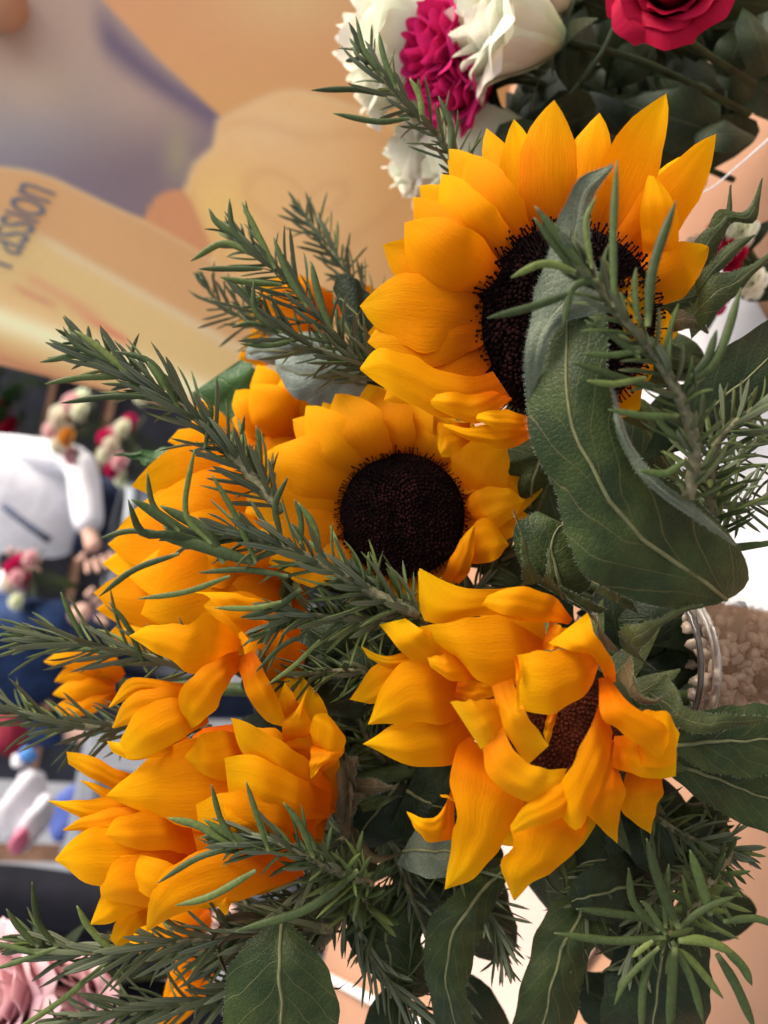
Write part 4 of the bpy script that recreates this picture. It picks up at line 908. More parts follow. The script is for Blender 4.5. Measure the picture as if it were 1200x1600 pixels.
for a, b, c, wd, o in [((180, 1060), (120, 1030), (68, 1034), 36, 0), ((180, 1065), (130, 1050), (85, 1065), 36, 2), ((180, 1075), (130, 1075), (82, 1085), 36, 0), ((180, 1085), (130, 1100), (82, 1108), 34, 2), ((180, 1080), (140, 1100), (100, 1118), 30, 0), ((190, 1060), (150, 1030), (120, 1022), 40, 4)]:
    blade('petal', [(*a, .525), (*b, .518 + o * .001), (*c, .52 + o * .001)], wd, YEL2, s9, cup=4)
stem_to_vase((190, 1070), .53, s9, k=(-.02, .02))
c10 = (290, 1560); s10 = flower(c10, .46, 'orange sunflower petals peeping out under the lowest rosemary at the bottom edge')
for a, b, c, wd, o in [((330, 1500), (280, 1560), (240, 1620), 34, 0), ((340, 1500), (300, 1560), (262, 1610), 30, 3), ((330, 1440), (260, 1440), (205, 1470), 60, 3), ((330, 1490), (290, 1500), (250, 1590), 26, 3), ((330, 1430), (250, 1470), (190, 1480), 40, 3)]:
    blade('petal', [(*a, .465), (*b, .458 + o * .001), (*c, .46 + o * .001)], wd, YEL2, s10, cup=4)
stem_to_vase((340, 1480), .47, s10, k=(-.02, 0))
# ------------------------------------------------------------------ big leaves (parts of the sunflowers)
def big_leaf(par, L_, R_, d, mt=LEAF, hn=0, seed=1, label=None, mid=True, **k):
    n, mm = k.pop('n', 28), k.pop('m', 14)
    if 'tilt' not in k: k.setdefault('wav', 2.4)
    o = loft('leaf', L_, R_, d, mt, par, n=n, m=mm, ridge=.25, label=label, **k)
    if hn: hairs(o, par, (n, mm), hn, ln=.0013, seed=seed)
    if mid:
        W = [o.data.vertices[i * (mm + 1) + mm // 2].co + base(o) for i in range(n + 1)]
        W = [p + (CAM - p).normalized() * .0002 for p in W]
        tube('midrib', [tuple(p) for p in W[:n]], [.9, .3], VEIN, o, 20, 6, world=True)
    return o
VEIN = plain('leaf_vein', (.15, .155, .07), .6, .2, 200, .2)
# hero leaf: base lower right, tip upper; grey turned-over upper part
big_leaf(s1, [(1120, 945), (1050, 952), (960, 925), (900, 880), (872, 780), (835, 700), (822, 640), (822, 560), (835, 470), (858, 400)],
         [(1150, 930), (1170, 905), (1152, 850), (1080, 775), (1000, 720), (965, 660), (950, 600), (948, 520), (940, 440), (900, 400)],
         [.318, .306, .298, .296, .296, .300, .306], hn=8, seed=11, label='large drooping green leaf hanging in front of the dark disc', bulge=[6, 8, 10, 8, 4], tilt=[6, 4, -4, -8, -6], n=40, m=18)
big_leaf(s1, [(824, 640), (820, 560), (836, 460), (858, 390), (878, 330), (905, 280), (958, 256)],
         [(846, 640), (850, 560), (884, 500), (945, 480), (922, 380), (926, 310), (958, 262)],
         [.304, .296, .294, .298, .302], LEAFG, hn=8, seed=12, label='grey felted underside of the turned-over leaf tip', mid=False, bulge=4, n=30, m=10)
big_leaf(s1, [(880, 850), (838, 800), (800, 840), (830, 900), (870, 930)][::-1], [(900, 860), (915, 830), (920, 870), (925, 910), (890, 940)][::-1], [.338, .332, .333, .336], hn=3, seed=13, bulge=5)
big_leaf(s1, [(1000, 720), (1060, 610), (1140, 540), (1230, 480)], [(1080, 700), (1130, 680), (1200, 640), (1260, 560)], [.37, .36, .36, .37], LEAFD, bulge=5)
big_leaf(s3, [(1050, 1150), (1100, 1110), (1200, 1100), (1300, 1110)], [(1060, 1180), (1120, 1210), (1220, 1210), (1310, 1190)], [.335, .33, .33, .34], hn=2, seed=14, bulge=5)
big_leaf(s3, [(1060, 1180), (1110, 1170), (1190, 1190), (1280, 1230)], [(1050, 1215), (1110, 1260), (1190, 1300), (1280, 1330)], [.345, .34, .34, .345], hn=2, seed=15, bulge=5)
big_leaf(s4, [(430, 1440), (370, 1490), (350, 1560), (360, 1640), (400, 1700)], [(450, 1440), (505, 1500), (530, 1580), (520, 1640), (470, 1700)], [.355, .348, .348, .352], LEAF, hn=3, seed=16, label='dull green oval leaf at the bottom edge', bulge=6)
big_leaf(s3, [(790, 1350), (740, 1370), (670, 1440), (665, 1520), (690, 1640)], [(800, 1360), (770, 1420), (740, 1500), (730, 1560), (760, 1640)], [.39, .375, .372, .38], hn=2, seed=17, bulge=8)
big_leaf(s3, [(900, 1380), (850, 1430), (820, 1520), (800, 1600), (790, 1660)], [(985, 1390), (960, 1440), (920, 1500), (900, 1590), (880, 1660)], [.40, .385, .38, .385], hn=2, seed=18, bulge=10)
big_leaf(s3, [(985, 1420), (960, 1480), (940, 1560), (940, 1650)], [(1100, 1430), (1110, 1500), (1110, 1570), (1090, 1650)], [.40, .39, .385, .39], LEAFD, bulge=8)
big_leaf(s4, [(560, 1390), (540, 1440), (560, 1500), (620, 1560)], [(640, 1380), (660, 1440), (655, 1500), (640, 1570)], [.40, .39, .388, .395], LEAF, bulge=6)
big_leaf(s4, [(640, 1310), (660, 1290), (720, 1290), (760, 1320)], [(620, 1350), (660, 1370), (720, 1370), (765, 1340)], [.37, .362, .362, .37], LEAFG, bulge=5)
big_leaf(s3, [(660, 1180), (700, 1190), (740, 1220)], [(610, 1290), (640, 1320), (700, 1330)], [.39, .385, .39], LEAFD, bulge=5)
big_leaf(s3, [(600, 1190), (560, 1220), (530, 1260), (540, 1310)], [(680, 1200), (660, 1260), (620, 1310), (560, 1330)], [.40, .395, .395, .40], LEAFD, bulge=8)
big_leaf(s3, [(1000, 1320), (950, 1340), (900, 1370), (885, 1400)], [(1010, 1420), (980, 1440), (930, 1440), (895, 1420)], [.395, .385, .382, .385], LEAFD, bulge=7)
big_leaf(s7, [(590, 640), (520, 640), (460, 620), (432, 580)], [(600, 570), (540, 545), (480, 545), (430, 562)], [.46, .45, .448, .452], LEAFS, label='silvery leaf behind the upper rosemary', bulge=7, crease=1)
big_leaf(s7, [(520, 570), (460, 580), (410, 565), (384, 560)], [(520, 520), (470, 520), (420, 525), (384, 545)], [.48, .475, .473, .476], LEAFS, bulge=5)
big_leaf(s7, [(560, 660), (520, 700), (470, 690)], [(600, 600), (540, 590), (470, 610)], [.475, .47, .47], LEAFS, bulge=5)
big_leaf(s7, [(400, 700), (350, 660), (320, 625), (298, 615)], [(420, 600), (400, 575), (380, 563), (370, 566)], [.50, .498, .498, .50], LEAFL, label='flat green leaf end in front of the banner', bulge=2, mid=False)
big_leaf(s5, [(260, 780), (230, 730), (200, 715), (176, 712)], [(300, 700), (260, 700), (220, 705), (178, 710)], [.46, .458, .458, .46], LEAFL, bulge=2, mid=False)
big_leaf(s1, [(620, 520), (560, 440), (530, 430), (520, 450)], [(640, 580), (590, 610), (570, 590), (530, 480)], [.43, .425, .425, .43], LEAFD, bulge=4)
big_leaf(s1, [(960, 660), (900, 700), (860, 740), (830, 790)][::-1], [(800, 690), (790, 710), (800, 760), (825, 800)][::-1], [.41, .40, .40, .41], LEAF, bulge=5)
big_leaf(s1, [(955, 590), (985, 690), (1030, 750), (1085, 790), (1150, 850)], [(948, 596), (970, 693), (1012, 757), (1068, 800), (1150, 853)], [.296, .290, .288, .290, .296], LEAFG, hn=8, seed=40, label='pale curled-over edge of the drooping leaf', mid=False, bulge=3, n=30, m=6)
# bracts of the top flower, right side
bract(s1, [(1060, 430), (1090, 370), (1130, 340), (1140, 290)], [(1085, 440), (1120, 390), (1142, 340), (1143, 288)], [.375, .368, .365, .364], seed=30, bulge=3)
bract(s1, [(1090, 400), (1120, 330), (1165, 330), (1190, 278)], [(1110, 420), (1140, 352), (1180, 345), (1192, 278)], [.374, .366, .363, .362], seed=31, bulge=3)
bract(s1, [(1070, 460), (1110, 410), (1140, 380), (1180, 366)], [(1080, 480), (1120, 430), (1150, 398), (1180, 368)], [.37, .362, .36, .358], seed=32, bulge=2)
bract(s1, [(1070, 470), (1110, 430), (1160, 420), (1215, 385)], [(1080, 530), (1110, 500), (1150, 460), (1216, 390)], [.372, .362, .36, .36], seed=33, bulge=4)
bract(s1, [(1040, 480), (1070, 480), (1090, 490), (1108, 520)], [(1050, 520), (1070, 515), (1090, 515), (1106, 522)], [.376, .372, .37, .37], SEPB, seed=34, bulge=2)
for pts, wd, mt_ in [([(430, 1440, .372), (360, 1438, .366), (312, 1500, .368)], 14, SEPB), ([(450, 1440, .37), (390, 1450, .364), (333, 1506, .366)], 16, SEP), ([(470, 1445, .368), (440, 1470, .362), (425, 1520, .364)], 13, SEPB),
        ([(480, 1440, .366), (350, 1470, .36), (358, 1530, .362), (373, 1582, .364)], 12, SEPB), ([(500, 1440, .372), (478, 1500, .366), (520, 1545, .366), (548, 1530, .368)], 15, SEP), ([(560, 1300, .37), (520, 1380, .362), (500, 1440, .366)], 16, SEP), ([(540, 1290, .372), (580, 1340, .364), (640, 1330, .366)], 18, SEPB), ([(560, 1260, .37), (600, 1250, .362), (632, 1244, .364)], 20, SEP), ([(840, 1330, .36), (860, 1380, .355), (884, 1400, .357)], 14, SEP), ([(860, 1320, .36), (882, 1370, .352), (880, 1400, .354)], 12, SEP)]:
    blade('bract', pts, wd * 1.3, mt_, s4 if pts[0][0] < 700 else s3, 'sepal', roll=rnd.uniform(-40, 40), cup=-4, n=14, m=6)
# filler leaves deep in the bouquet, shade between the heads put into their dark colour
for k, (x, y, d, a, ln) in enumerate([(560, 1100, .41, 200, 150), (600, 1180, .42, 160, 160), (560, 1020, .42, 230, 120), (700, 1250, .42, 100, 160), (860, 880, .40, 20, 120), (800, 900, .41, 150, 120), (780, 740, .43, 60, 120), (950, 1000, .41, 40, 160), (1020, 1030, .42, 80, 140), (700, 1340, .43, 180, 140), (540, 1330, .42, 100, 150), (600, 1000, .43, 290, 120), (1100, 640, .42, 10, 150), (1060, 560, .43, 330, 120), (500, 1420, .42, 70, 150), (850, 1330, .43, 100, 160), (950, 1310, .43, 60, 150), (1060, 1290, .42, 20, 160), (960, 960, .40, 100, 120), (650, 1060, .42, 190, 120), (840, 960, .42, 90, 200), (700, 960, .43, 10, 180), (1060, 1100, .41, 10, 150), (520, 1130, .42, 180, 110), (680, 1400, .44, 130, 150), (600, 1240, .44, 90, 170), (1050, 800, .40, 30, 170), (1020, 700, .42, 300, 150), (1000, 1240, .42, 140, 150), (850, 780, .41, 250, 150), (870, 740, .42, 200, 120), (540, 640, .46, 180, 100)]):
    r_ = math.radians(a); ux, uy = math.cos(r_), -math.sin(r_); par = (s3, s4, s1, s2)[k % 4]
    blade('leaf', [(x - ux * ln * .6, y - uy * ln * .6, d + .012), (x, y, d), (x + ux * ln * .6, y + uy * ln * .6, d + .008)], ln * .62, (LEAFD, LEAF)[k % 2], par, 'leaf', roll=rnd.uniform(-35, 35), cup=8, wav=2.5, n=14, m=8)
rk = random.Random(9)
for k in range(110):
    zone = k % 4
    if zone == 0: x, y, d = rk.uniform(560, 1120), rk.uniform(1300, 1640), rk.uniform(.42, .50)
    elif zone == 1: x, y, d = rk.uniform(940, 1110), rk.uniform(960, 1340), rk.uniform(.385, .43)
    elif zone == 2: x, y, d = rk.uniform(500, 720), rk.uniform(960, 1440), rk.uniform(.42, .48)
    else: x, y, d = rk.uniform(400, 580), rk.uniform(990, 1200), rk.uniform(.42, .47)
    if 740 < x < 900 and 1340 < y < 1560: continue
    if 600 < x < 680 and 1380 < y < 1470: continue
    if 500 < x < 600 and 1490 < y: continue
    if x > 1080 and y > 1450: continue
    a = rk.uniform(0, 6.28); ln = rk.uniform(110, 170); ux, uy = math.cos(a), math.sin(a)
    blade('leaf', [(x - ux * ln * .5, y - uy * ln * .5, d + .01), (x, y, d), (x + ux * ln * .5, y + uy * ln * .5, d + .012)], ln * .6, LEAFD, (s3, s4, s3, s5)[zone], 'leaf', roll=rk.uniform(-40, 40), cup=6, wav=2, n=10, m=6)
# ------------------------------------------------------------------ rosemary sprigs
sprig('rosemary sprig reaching up over the white roses at the top', [(735, 300, .405), (690, 220, .395), (620, 150, .395), (566, 85, .40)], ln=.021, wd=.0024, step=.0052, seed=1, spread=(55, 30),
      hero=[H((.395, .40), 605, 150, 560, 140, 486, 141), H((.39, .395), 640, 185, 590, 190, 520, 177), H((.385,), 620, 140, 600, 90, 592, 50), H((.385,), 600, 120, 570, 80, 556, 25, w=9), H((.38,), 660, 190, 655, 150, 640, 122, w=12), H((.38,), 702, 250, 705, 200, 685, 150, w=12)])
sprig('upper rosemary tuft in front of the printed pale rose, tips at upper left', [(600, 600, .40), (530, 530, .40), (450, 440, .405), (370, 370, .41)], ln=.026, seed=2, spread=(50, 28), wd=.0026, step=.005,
      hero=[H((.40, .405), 400, 400, 350, 380, 298, 408, w=13), H((.40,), 410, 420, 360, 420, 310, 420, w=11), H((.40,), 440, 445, 380, 440, 343, 433, w=12), H((.40,), 400, 400, 365, 360, 358, 310, w=11), H((.39,), 430, 420, 400, 360, 377, 314, w=12), H((.40,), 370, 370, 340, 350, 326, 325, w=10), H((.39,), 480, 480, 450, 430, 427, 370, w=13), H((.39,), 520, 520, 500, 470, 486, 408, w=15)])
sprig('lower rosemary shoot of the upper tuft, crossing the silvery leaf', [(600, 580, .395), (520, 555, .40), (430, 510, .405), (395, 470, .41)], ln=.024, seed=3, spread=(55, 30), wd=.0025, step=.005,
      hero=[H((.40,), 470, 530, 420, 540, 375, 537, w=10), H((.40,), 430, 510, 390, 505, 362, 512, w=9), H((.39,), 440, 520, 400, 490, 396, 440, w=10)])
sprig('blurred rosemary sprig furthest back, left of the biggest flower', [(590, 500, .50), (550, 440, .51), (510, 380, .52), (475, 335, .53)], ln=.026, seed=4, spread=(50, 30), wd=.0026, step=.0055)
sprig('faint rosemary tip poking out left of the upper tuft', [(460, 540, .50), (400, 510, .50), (340, 470, .51), (325, 450, .51)], ln=.025, seed=5, spread=(50, 30), wd=.0024, step=.006)
sprig('long rosemary sprig on the left crossing the gap between banner and stall', [(440, 800, .365), (370, 720, .37), (290, 640, .375), (190, 580, .38), (130, 540, .385)], ln=.027, seed=6, spread=(48, 25), wd=.003, step=.0048, stem=(2.4, .9),
      hero=[H((.38,), 170, 570, 130, 555, 62, 566, w=12), H((.38,), 190, 590, 130, 590, 70, 600, w=12), H((.375,), 180, 570, 120, 540, 98, 510, w=10), H((.375,), 210, 590, 150, 540, 116, 516, w=14), H((.37,), 240, 620, 170, 620, 95, 630, w=12), H((.37,), 280, 640, 240, 570, 180, 548, w=13), H((.365,), 260, 610, 250, 590, 230, 565, w=11), H((.365,), 320, 700, 330, 640, 312, 615, w=10)])
sprig('short rosemary tuft beside the small back sunflower', [(425, 775, .385), (400, 740, .385), (375, 705, .39)], ln=.022, seed=7, spread=(40, 22), wd=.0024, step=.0035,
      hero=[H((.385,), 385, 740, 378, 690, 382, 648, w=9), H((.385,), 400, 745, 405, 700, 400, 665, w=10)])
sprig('longest front rosemary sprig lying over the left and middle sunflowers', [(655, 960, .325), (590, 930, .325), (500, 880, .325), (400, 840, .325), (300, 830, .33)], ln=.022, seed=8, spread=(55, 20), wd=.0026, step=.0040, stem=(2.6, 1.1), start=.0,
      hero=[H((.322, .31), 330, 850, 270, 835, 222, 832, 200, 780, w=16), H((.325, .32), 330, 860, 240, 800, 205, 780, w=22), H((.32,), 400, 880, 320, 855, 230, 830, w=24), H((.315,), 280, 865, 210, 890, 155, 932, w=12),
            H((.32,), 250, 832, 200, 830, 155, 842, w=11), H((.32,), 360, 900, 290, 925, 215, 936, w=11), H((.31,), 330, 850, 290, 800, 304, 700, w=11), H((.315,), 280, 830, 240, 790, 230, 738, w=11), H((.318,), 400, 880, 370, 810, 330, 740, w=12),
            H((.32,), 350, 880, 320, 830, 250, 790, w=22), H((.32,), 440, 840, 430, 790, 450, 745, w=12), H((.32,), 470, 850, 470, 810, 460, 780, w=11), H((.32,), 500, 870, 490, 820, 465, 785, w=12), H((.32,), 450, 900, 380, 890, 310, 895, w=12), H((.32,), 440, 940, 400, 950, 335, 950, w=11), H((.325,), 470, 920, 430, 950, 375, 965, w=13)])
sprig('rosemary side shoot under the long front sprig, above the folded-petal sunflower', [(640, 960, .34), (560, 970, .335), (470, 960, .335), (420, 985, .335)], ln=.020, seed=9, spread=(60, 30), wd=.0025, step=.0038,
      hero=[H((.33,), 500, 1000, 460, 1040, 418, 1070, w=9), H((.33,), 480, 990, 440, 1010, 400, 1050, w=9)])
sprig('rosemary tuft where the long front sprig leaves the bouquet centre', [(680, 990, .345), (620, 940, .335), (560, 900, .332)], ln=.018, seed=10, spread=(65, 30), wd=.0024, step=.003)
sprig('rosemary sprig at the left edge over the navy cloth, the higher of two', [(330, 1060, .39), (250, 1030, .395), (150, 1010, .40), (40, 995, .40)], ln=.028, seed=11, spread=(48, 25), wd=.0026, step=.0050,
      hero=[H((.39,), 130, 1000, 110, 960, 95, 925, w=10), H((.39,), 230, 1050, 200, 980, 170, 940, w=10)])
sprig('rosemary sprig at the left edge, the lower of two, with a bare brown stem', [(330, 1140, .42), (230, 1130, .42), (120, 1135, .42), (-20, 1100, .42)], ln=.027, seed=12, spread=(50, 28), wd=.0026, step=.0055, stem=(2.6, 1.4))
sprig('star-shaped front rosemary tip in front of the lower left sunflower', [(580, 1380, .35), (520, 1360, .34), (440, 1320, .335), (360, 1310, .335)], ln=.019, seed=13, spread=(60, 30), wd=.0027, step=.0036,
      hero=[H((.33,), 380, 1320, 310, 1340, 246, 1380, w=12), H((.33,), 400, 1360, 330, 1400, 274, 1415, w=14), H((.33,), 360, 1320, 310, 1290, 262, 1278, w=15), H((.325,), 370, 1320, 345, 1280, 330, 1225, w=11), H((.325,), 420, 1330, 400, 1270, 384, 1220, w=11), H((.325,), 490, 1340, 470, 1290, 443, 1254, w=13), H((.33,), 400, 1330, 350, 1300, 318, 1280, w=14), H((.34,), 560, 1360, 480, 1420, 368, 1455, w=18)])
sprig('lowest rosemary sprig on the left, lying across the pink roses', [(520, 1450, .37), (400, 1460, .37), (250, 1475, .375), (140, 1490, .38), (50, 1475, .38)], ln=.026, seed=14, spread=(48, 25), wd=.0029, step=.0044, stem=(2.4, 1),
      hero=[H((.37,), 90, 1480, 60, 1440, 50, 1378, w=11), H((.37,), 180, 1490, 140, 1450, 120, 1415, w=13), H((.37,), 60, 1480, 30, 1450, 10, 1420, w=11), H((.375,), 170, 1500, 100, 1560, 10, 1620, w=11), H((.37,), 90, 1480, 50, 1495, -10, 1515, w=10), H((.37,), 60, 1490, 20, 1480, -20, 1472, w=10)])
sprig('rosemary shoots below the lowest left sprig, touching the bottom edge', [(450, 1500, .39), (330, 1560, .39), (200, 1580, .39), (90, 1600, .39)], ln=.026, seed=15, spread=(48, 25), wd=.0026, step=.0046)
sprig('dense rosemary mass at the base of the bottom-left sprigs', [(520, 1400, .39), (420, 1450, .40), (330, 1500, .40)], ln=.026, seed=16, spread=(75, 45), wd=.0026, step=.0028)
sprig('closest rosemary sprig at right, across the leaf and the large dark disc', [(1075, 780, .285), (1085, 690, .28), (1040, 580, .275), (960, 480, .27), (895, 395, .268)], ln=.017, seed=17, spread=(62, 30), wd=.0026, step=.0056, stem=(2.4, 1.3), start=.0,
      hero=[H((.265,), 920, 430, 880, 380, 836, 322, w=17), H((.268,), 915, 440, 880, 400, 834, 340, w=15), H((.265,), 900, 425, 850, 412, 798, 434, w=15), H((.262,), 900, 455, 830, 480, 762, 497, w=16), H((.262,), 935, 438, 895, 450, 880, 512, w=15), H((.26,), 960, 480, 958, 370, 964, 250, w=15), H((.262,), 925, 420, 915, 350, 932, 306, w=11), H((.26,), 1012, 510, 1020, 420, 1056, 314, w=20),
            H((.265,), 995, 500, 992, 450, 994, 418, w=12), H((.275,), 1070, 600, 1120, 560, 1158, 450, w=18), H((.275,), 1080, 590, 1105, 560, 1120, 515, w=16), H((.27,), 1000, 560, 950, 520, 918, 505, w=13), H((.27,), 1010, 590, 960, 600, 916, 595, w=13), H((.27,), 1000, 550, 950, 555, 910, 552, w=13), H((.272,), 1060, 650, 1010, 650, 950, 640, w=14), H((.275,), 1050, 620, 1000, 600, 890, 565, w=14), H((.275,), 1070, 720, 1040, 740, 998, 735, w=15), H((.278,), 1070, 690, 1040, 670, 1020, 640, w=14)])
sprig('bushy rosemary branch at the right edge below the front sprig', [(1130, 870, .335), (1110, 780, .32), (1120, 690, .31), (1180, 640, .31)], ln=.022, seed=18, spread=(75, 45), wd=.0026, step=.0034, stem=(2.6, 1.6))
sprig('dark rosemary branch at the right edge against the white sunlit patch', [(1060, 760, .35), (1120, 790, .35), (1190, 780, .35), (1260, 740, .35)], ln=.021, seed=19, spread=(70, 40), wd=.0022, step=.0034)
sprig('dark rosemary shoot right of the drooping leaf, pointing down', [(1070, 720, .36), (1130, 740, .36), (1180, 690, .365), (1240, 640, .37)], ln=.021, seed=20, spread=(70, 40), wd=.0022, step=.0040)
sprig('star-shaped rosemary tip at the lower right, seen end-on', [(1140, 1330, .36), (1110, 1380, .345), (1070, 1440, .325), (1045, 1462, .315)], ln=.016, seed=21, spread=(80, 65), wd=.0026, step=.0036, stem=(2.4, 1.2), start=.1,
      hero=[H((.31,), 1040, 1465, 960, 1470, 866, 1458, w=15), H((.312,), 1030, 1440, 980, 1430, 900, 1420, w=15), H((.307,), 1050, 1470, 1080, 1530, 1100, 1600, w=15), H((.309,), 1060, 1450, 1100, 1420, 1150, 1400, w=14), H((.309,), 1040, 1450, 1040, 1400, 1045, 1350, w=13), H((.307,), 1030, 1480, 980, 1530, 960, 1570, w=12), H((.308,), 1050, 1480, 1080, 1500, 1130, 1560, w=15), H((.308,), 1030, 1455, 990, 1410, 982, 1356, w=15), H((.306,), 1060, 1450, 1030, 1380, 1010, 1310, w=20), H((.31,), 1110, 1430, 1095, 1380, 1078, 1328, w=20), H((.305,), 1060, 1470, 1100, 1470, 1150, 1490, w=19), H((.305,), 1055, 1480, 1050, 1540, 1046, 1620, w=19), H((.308,), 1020, 1490, 1005, 1540, 1002, 1620, w=15),
            H((.31,), 1120, 1490, 1150, 1540, 1180, 1610, w=19), H((.31,), 1130, 1480, 1160, 1510, 1175, 1540, w=18), H((.315,), 1130, 1440, 1180, 1435, 1220, 1450, w=14), H((.303,), 1020, 1470, 1000, 1485, 988, 1496, w=11), H((.303,), 1040, 1460, 1010, 1415, 1000, 1408, w=12)])
sprig('rosemary tuft facing the camera between the two lower sunflowers', [(600, 1440, .39), (560, 1400, .37), (535, 1360, .355)], ln=.017, seed=22, spread=(80, 60), wd=.0026, step=.0042)
sprig('dark rosemary shoot hanging below the folded-petal sunflower, against the cream sunlit patch', [(700, 1330, .39), (740, 1390, .39), (775, 1450, .39), (790, 1500, .39)], ln=.021, seed=23, spread=(60, 28), wd=.0019, step=.0032)
sprig('dark rosemary shoot under the petal tips, left of the hanging one', [(600, 1300, .40), (640, 1370, .40), (600, 1430, .40), (570, 1480, .40)], ln=.018, seed=24, spread=(60, 30), wd=.0018, step=.0034)
sprig('dark rosemary sprig at the right, under the lower right leaf', [(1000, 1260, .38), (1060, 1300, .37), (1110, 1320, .37), (1150, 1330, .37)], ln=.020, seed=25, spread=(70, 40), wd=.0024, step=.0036)
sprig('rosemary sprig drooping between grey leaf and dark leaves at the bottom', [(540, 1400, .385), (560, 1450, .385), (590, 1510, .385), (660, 1590, .39)], ln=.021, seed=26, spread=(50, 25), wd=.0022, step=.0042)
sprig('rosemary shoot in the shade right of the middle sunflower', [(700, 980, .41), (760, 900, .41), (800, 860, .41)], ln=.019, seed=27, spread=(60, 30), wd=.0022, step=.0045)
sprig('rosemary shoots behind the brown bracts at bottom centre-left', [(560, 1300, .385), (510, 1330, .38), (470, 1400, .38), (430, 1440, .38)], ln=.022, seed=28, spread=(70, 40), wd=.0025, step=.0040)
sprig('dark rosemary shoot between the broad bottom leaves, right of the cream sunlit patch', [(960, 1340, .40), (920, 1400, .395), (900, 1470, .39), (860, 1530, .39)], ln=.019, seed=29, spread=(65, 35), wd=.0022, step=.0044)
sprig('dark rosemary shoot behind the star-shaped tip at the lower right', [(1120, 1280, .40), (1080, 1350, .39), (1010, 1420, .385), (980, 1520, .385)], ln=.020, seed=30, spread=(70, 35), wd=.0023, step=.0040)
sprig('rosemary shoot in the shade left of the dark hanging bottom leaf', [(620, 1340, .40), (650, 1420, .39), (690, 1500, .388), (720, 1590, .388)], ln=.019, seed=31, spread=(65, 35), wd=.0021, step=.0042)
sprig('dark rosemary shoot tucked between the two lower sunflowers', [(640, 1220, .41), (590, 1180, .40), (560, 1120, .395), (560, 1060, .395)], ln=.019, seed=32, spread=(65, 35), wd=.0022, step=.0042)
sprig('short dark rosemary shoot under the long front sprig, pointing at the flame-like petals', [(640, 1070, .385), (570, 1050, .376), (500, 1050, .372), (450, 1065, .37)], ln=.019, seed=33, spread=(60, 35), wd=.0023, step=.0040)
# ------------------------------------------------------------------ neighbouring bouquet: roses
def rose(c, r, axis, mt, label, layers=6, seed=0, ruffle=1.0, open_=1.0, cat='rose', group='roses around the sunflower bouquet', green=True):
    rr = random.Random(seed); c = Vector(c); ax = axis.normalized(); a = ax.orthogonal().normalized(); b = ax.cross(a)
    e = empty('rose', c - ax * r * .8, label, cat, group)
    for l in range(layers):
        q = (l + .6) / layers; n = 3 + l
        for k in range(n):
            th0 = k * 6.2832 / n + l * 1.1 + rr.uniform(-.15, .15); wdt = 6.2832 / n * 1.05 if l else 1.5
            hgt = r * (1.05 + .12 * rr.random() - .10 * q); R0 = r * (.10 + .55 * q); fl = r * (.04 + .48 * q * q) * open_
            ph = rr.uniform(0, 6); ph2 = rr.uniform(0, 6); V, U = [], []; NN, MM = 14, 12
            for i in range(NN + 1):
                v = i / NN
                for j in range(MM + 1):
                    u = j / MM * 2 - 1; th = th0 + u * wdt * max(.1, 1 - ((v - .5) / .58) ** 2) ** .5
                    edge = 1 - .12 * u * u
                    z = -r * .62 + (hgt + r * .62) * v * edge * (1 - .12 * q)
                    rad = R0 * (.25 + .75 * math.sin(min(1, v * 1.5) * math.pi / 2)) + fl * max(0, v - .5) ** 1.6 * 3.0 * (1 - .15 * abs(u))
                    rad += r * .028 * ruffle * v * v * math.sin(4.5 * u + ph) + r * .006 * max(0, ruffle - .6) * math.sin(11 * u + ph2) * v ** 4
                    z -= fl * .9 * max(0, v - .8) * 4 * q
                    z += r * .025 * ruffle * math.sin(5 * u + ph2) * v
                    V.append(c + (a * math.cos(th) + b * math.sin(th)) * rad * (1 + .05 * u) + ax * z); U.append((j / MM, v))
            obj('petal', V, grid_faces(NN, MM), mt, e, uv=U)
    tube('stem', [tuple(c - ax * r * .5), tuple(c - ax * r * 1.6 - Vector((0, 0, r * .4))), tuple(c - ax * r * 1.9 - Vector((0, 0, r * 2.2)))], 2.3, DSTEM, e, 10, 8, world=True)
    if green:
        for k in range(5):
            th = k * 1.2566; R = a * math.cos(th) + b * math.sin(th); S_ = ax.cross(R); V, U = [], []
            for i in range(8):
                t = i / 7; wd = r * .16 * (1 - t ** 1.5) + r * .01
                for j in range(4): V.append(c - ax * r * (.62 - .1 * t + .5 * t * t * .6) + R * r * (.1 + .75 * t) + S_ * (j / 3 * 2 - 1) * wd); U.append((j / 3, t))
            obj('sepal', V, grid_faces(7, 3), LEAFD, e, uv=U)
    return e
wl = -Rt                     # physically up, roughly: image left
rose(P(815, 50, .50), .043, wl + Up * .1 - Fw * .15, WHT, 'large cream rose at the top, side-on, between magenta bloom and dark leaves', 6, 1, 1.2)
rose(P(662, 80, .56), .056, wl + Up * .15 - Fw * .0, WHT, 'cream rose at the top left of the magenta bloom, its frilled edge against the banner', 6, 2, 1.0, .8)
rose(P(765, 225, .56), .048, wl - Up * .1 + Fw * .1, WHT, 'cream rose directly behind the top petals, below the magenta bloom', 5, 3, 1.2, .8)
rose(P(690, 245, .60), .040, wl, WHT, 'half hidden white bloom behind the top rosemary sprig', 5, 33, 1.0, .8)
rose(P(712, 85, .53), .036, wl - Fw * .5, MAG, 'frilly magenta bloom squeezed between cream roses', 6, 4, 1.7, .7)
rose(P(730, 135, .53), .032, wl - Fw * .6 - Up * .5, MAG, 'lower end of the magenta cluster next to the cream rose', 6, 44, 1.7, .7)
rose(P(850, -10, .52), .032, wl - Fw * .4, WHT, 'cream rose cut by the top edge above the largest cream one', 5, 5)
rose(P(1052, -12, .44), .031, wl * .35 - Fw * .9 - Up * .1, RED, 'red rose at the top right corner hanging its lower petal', 6, 6, .7, 1.2)
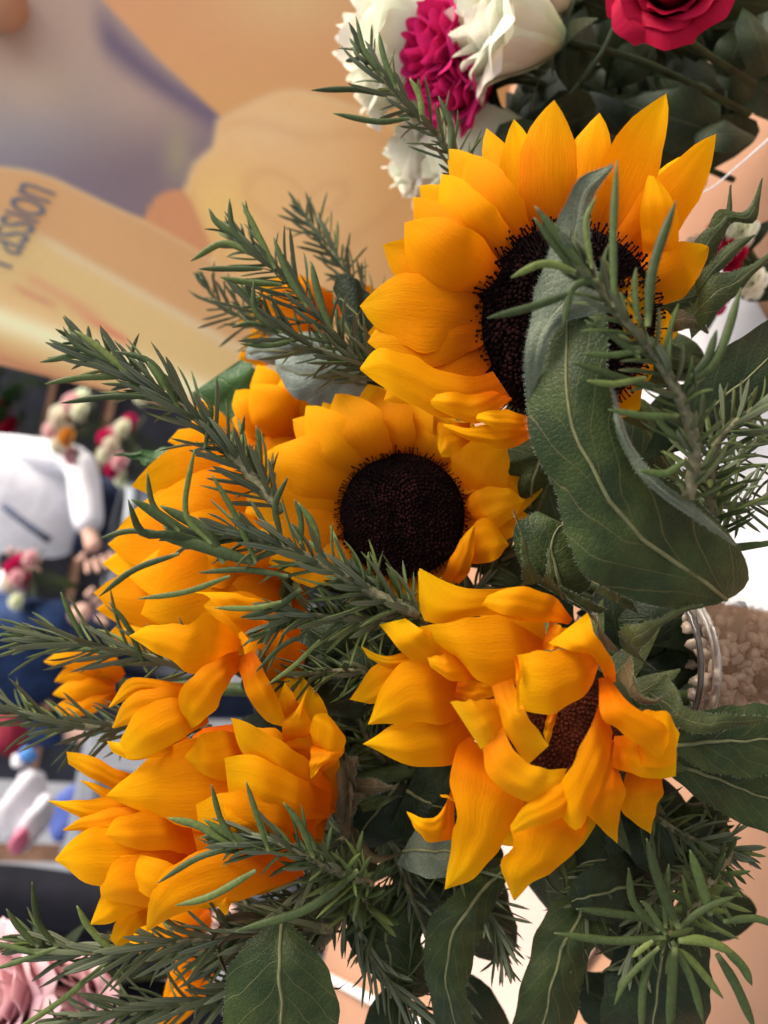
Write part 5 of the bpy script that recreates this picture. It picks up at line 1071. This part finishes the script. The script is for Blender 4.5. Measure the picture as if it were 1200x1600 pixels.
rose(P(30, 1540, .60), .050, wl * .35 - Fw * 1.0 + Up * .2, PNK, 'pale pink rose at the bottom left corner behind rosemary', 7, 7, 1.2)
rose(P(130, 1560, .64), .044, wl * .3 - Fw * 1.0 + Up * .1, PNK, 'second pale pink rose, right of the corner one at the bottom', 7, 8, 1.2)
rose(P(160, 1640, .66), .035, wl * .5 - Fw * .7, MAG, 'deep pink rose just touching the bottom edge', 5, 9, 1.2)
rose(P(-20, 1600, .66), .040, wl * .5 - Fw * .7, PNK, 'pink rose below the corner one, mostly out of view', 5, 10, 1.2)
# dark foliage of the neighbouring bouquet (one leafy branch each)
gl_ = empty('rose_foliage', P(1000, 150, .56), 'mass of dark rose leaves behind the top petals under the red rose', 'foliage')
rr = random.Random(77)
for k in range(95):
    x = rr.uniform(830, 1230); y = rr.uniform(-30, 290); d = rr.uniform(.50, .62); a = rr.uniform(0, 6.28); ln = rr.uniform(90, 160)
    if x < 900 and y < 150: d += .06
    if x > 1080 and y > 245 - (x - 1080) * .3: continue
    ux, uy = math.cos(a), math.sin(a)
    blade('leaf', [(x - ux * ln * .5, y - uy * ln * .5, d + .01), (x, y, d), (x + ux * ln * .5, y + uy * ln * .5, d + .012)], ln * .62, LEAFD, gl_, 'leaf', roll=rr.uniform(-50, 50), cup=4, wav=1.5, n=10, m=6)
for x0, y0, x1, y1 in [(905, 130, 960, 40), (860, 180, 930, 90)]:
    tube('stem', [(x0, y0, .5), ((x0 + x1) / 2 + 6, (y0 + y1) / 2, .5), (x1, y1, .51)], 1.6, DSTEM, gl_, 8, 6)
lf = loft('leaf', [(600, 20), (575, 35), (556, 60), (560, 75)], [(600, 60), (590, 75), (575, 82), (562, 80)], [.57, .57, .57, .57], LEAFL, gl_, 1)
# clear wrap edge under the neighbouring bouquet
CW = plain('clear_wrap', (.75, .77, .8), .15, .7)
wr = tube('wrap_edge', [(1010, 330, .50), (1100, 300, .50), (1150, 262, .50), (1215, 205, .51)], [.35, .7], CW, None, 16, 6); tag(wr, 'pale rolled edge of clear wrap under the dark rose leaves', 'wrap')
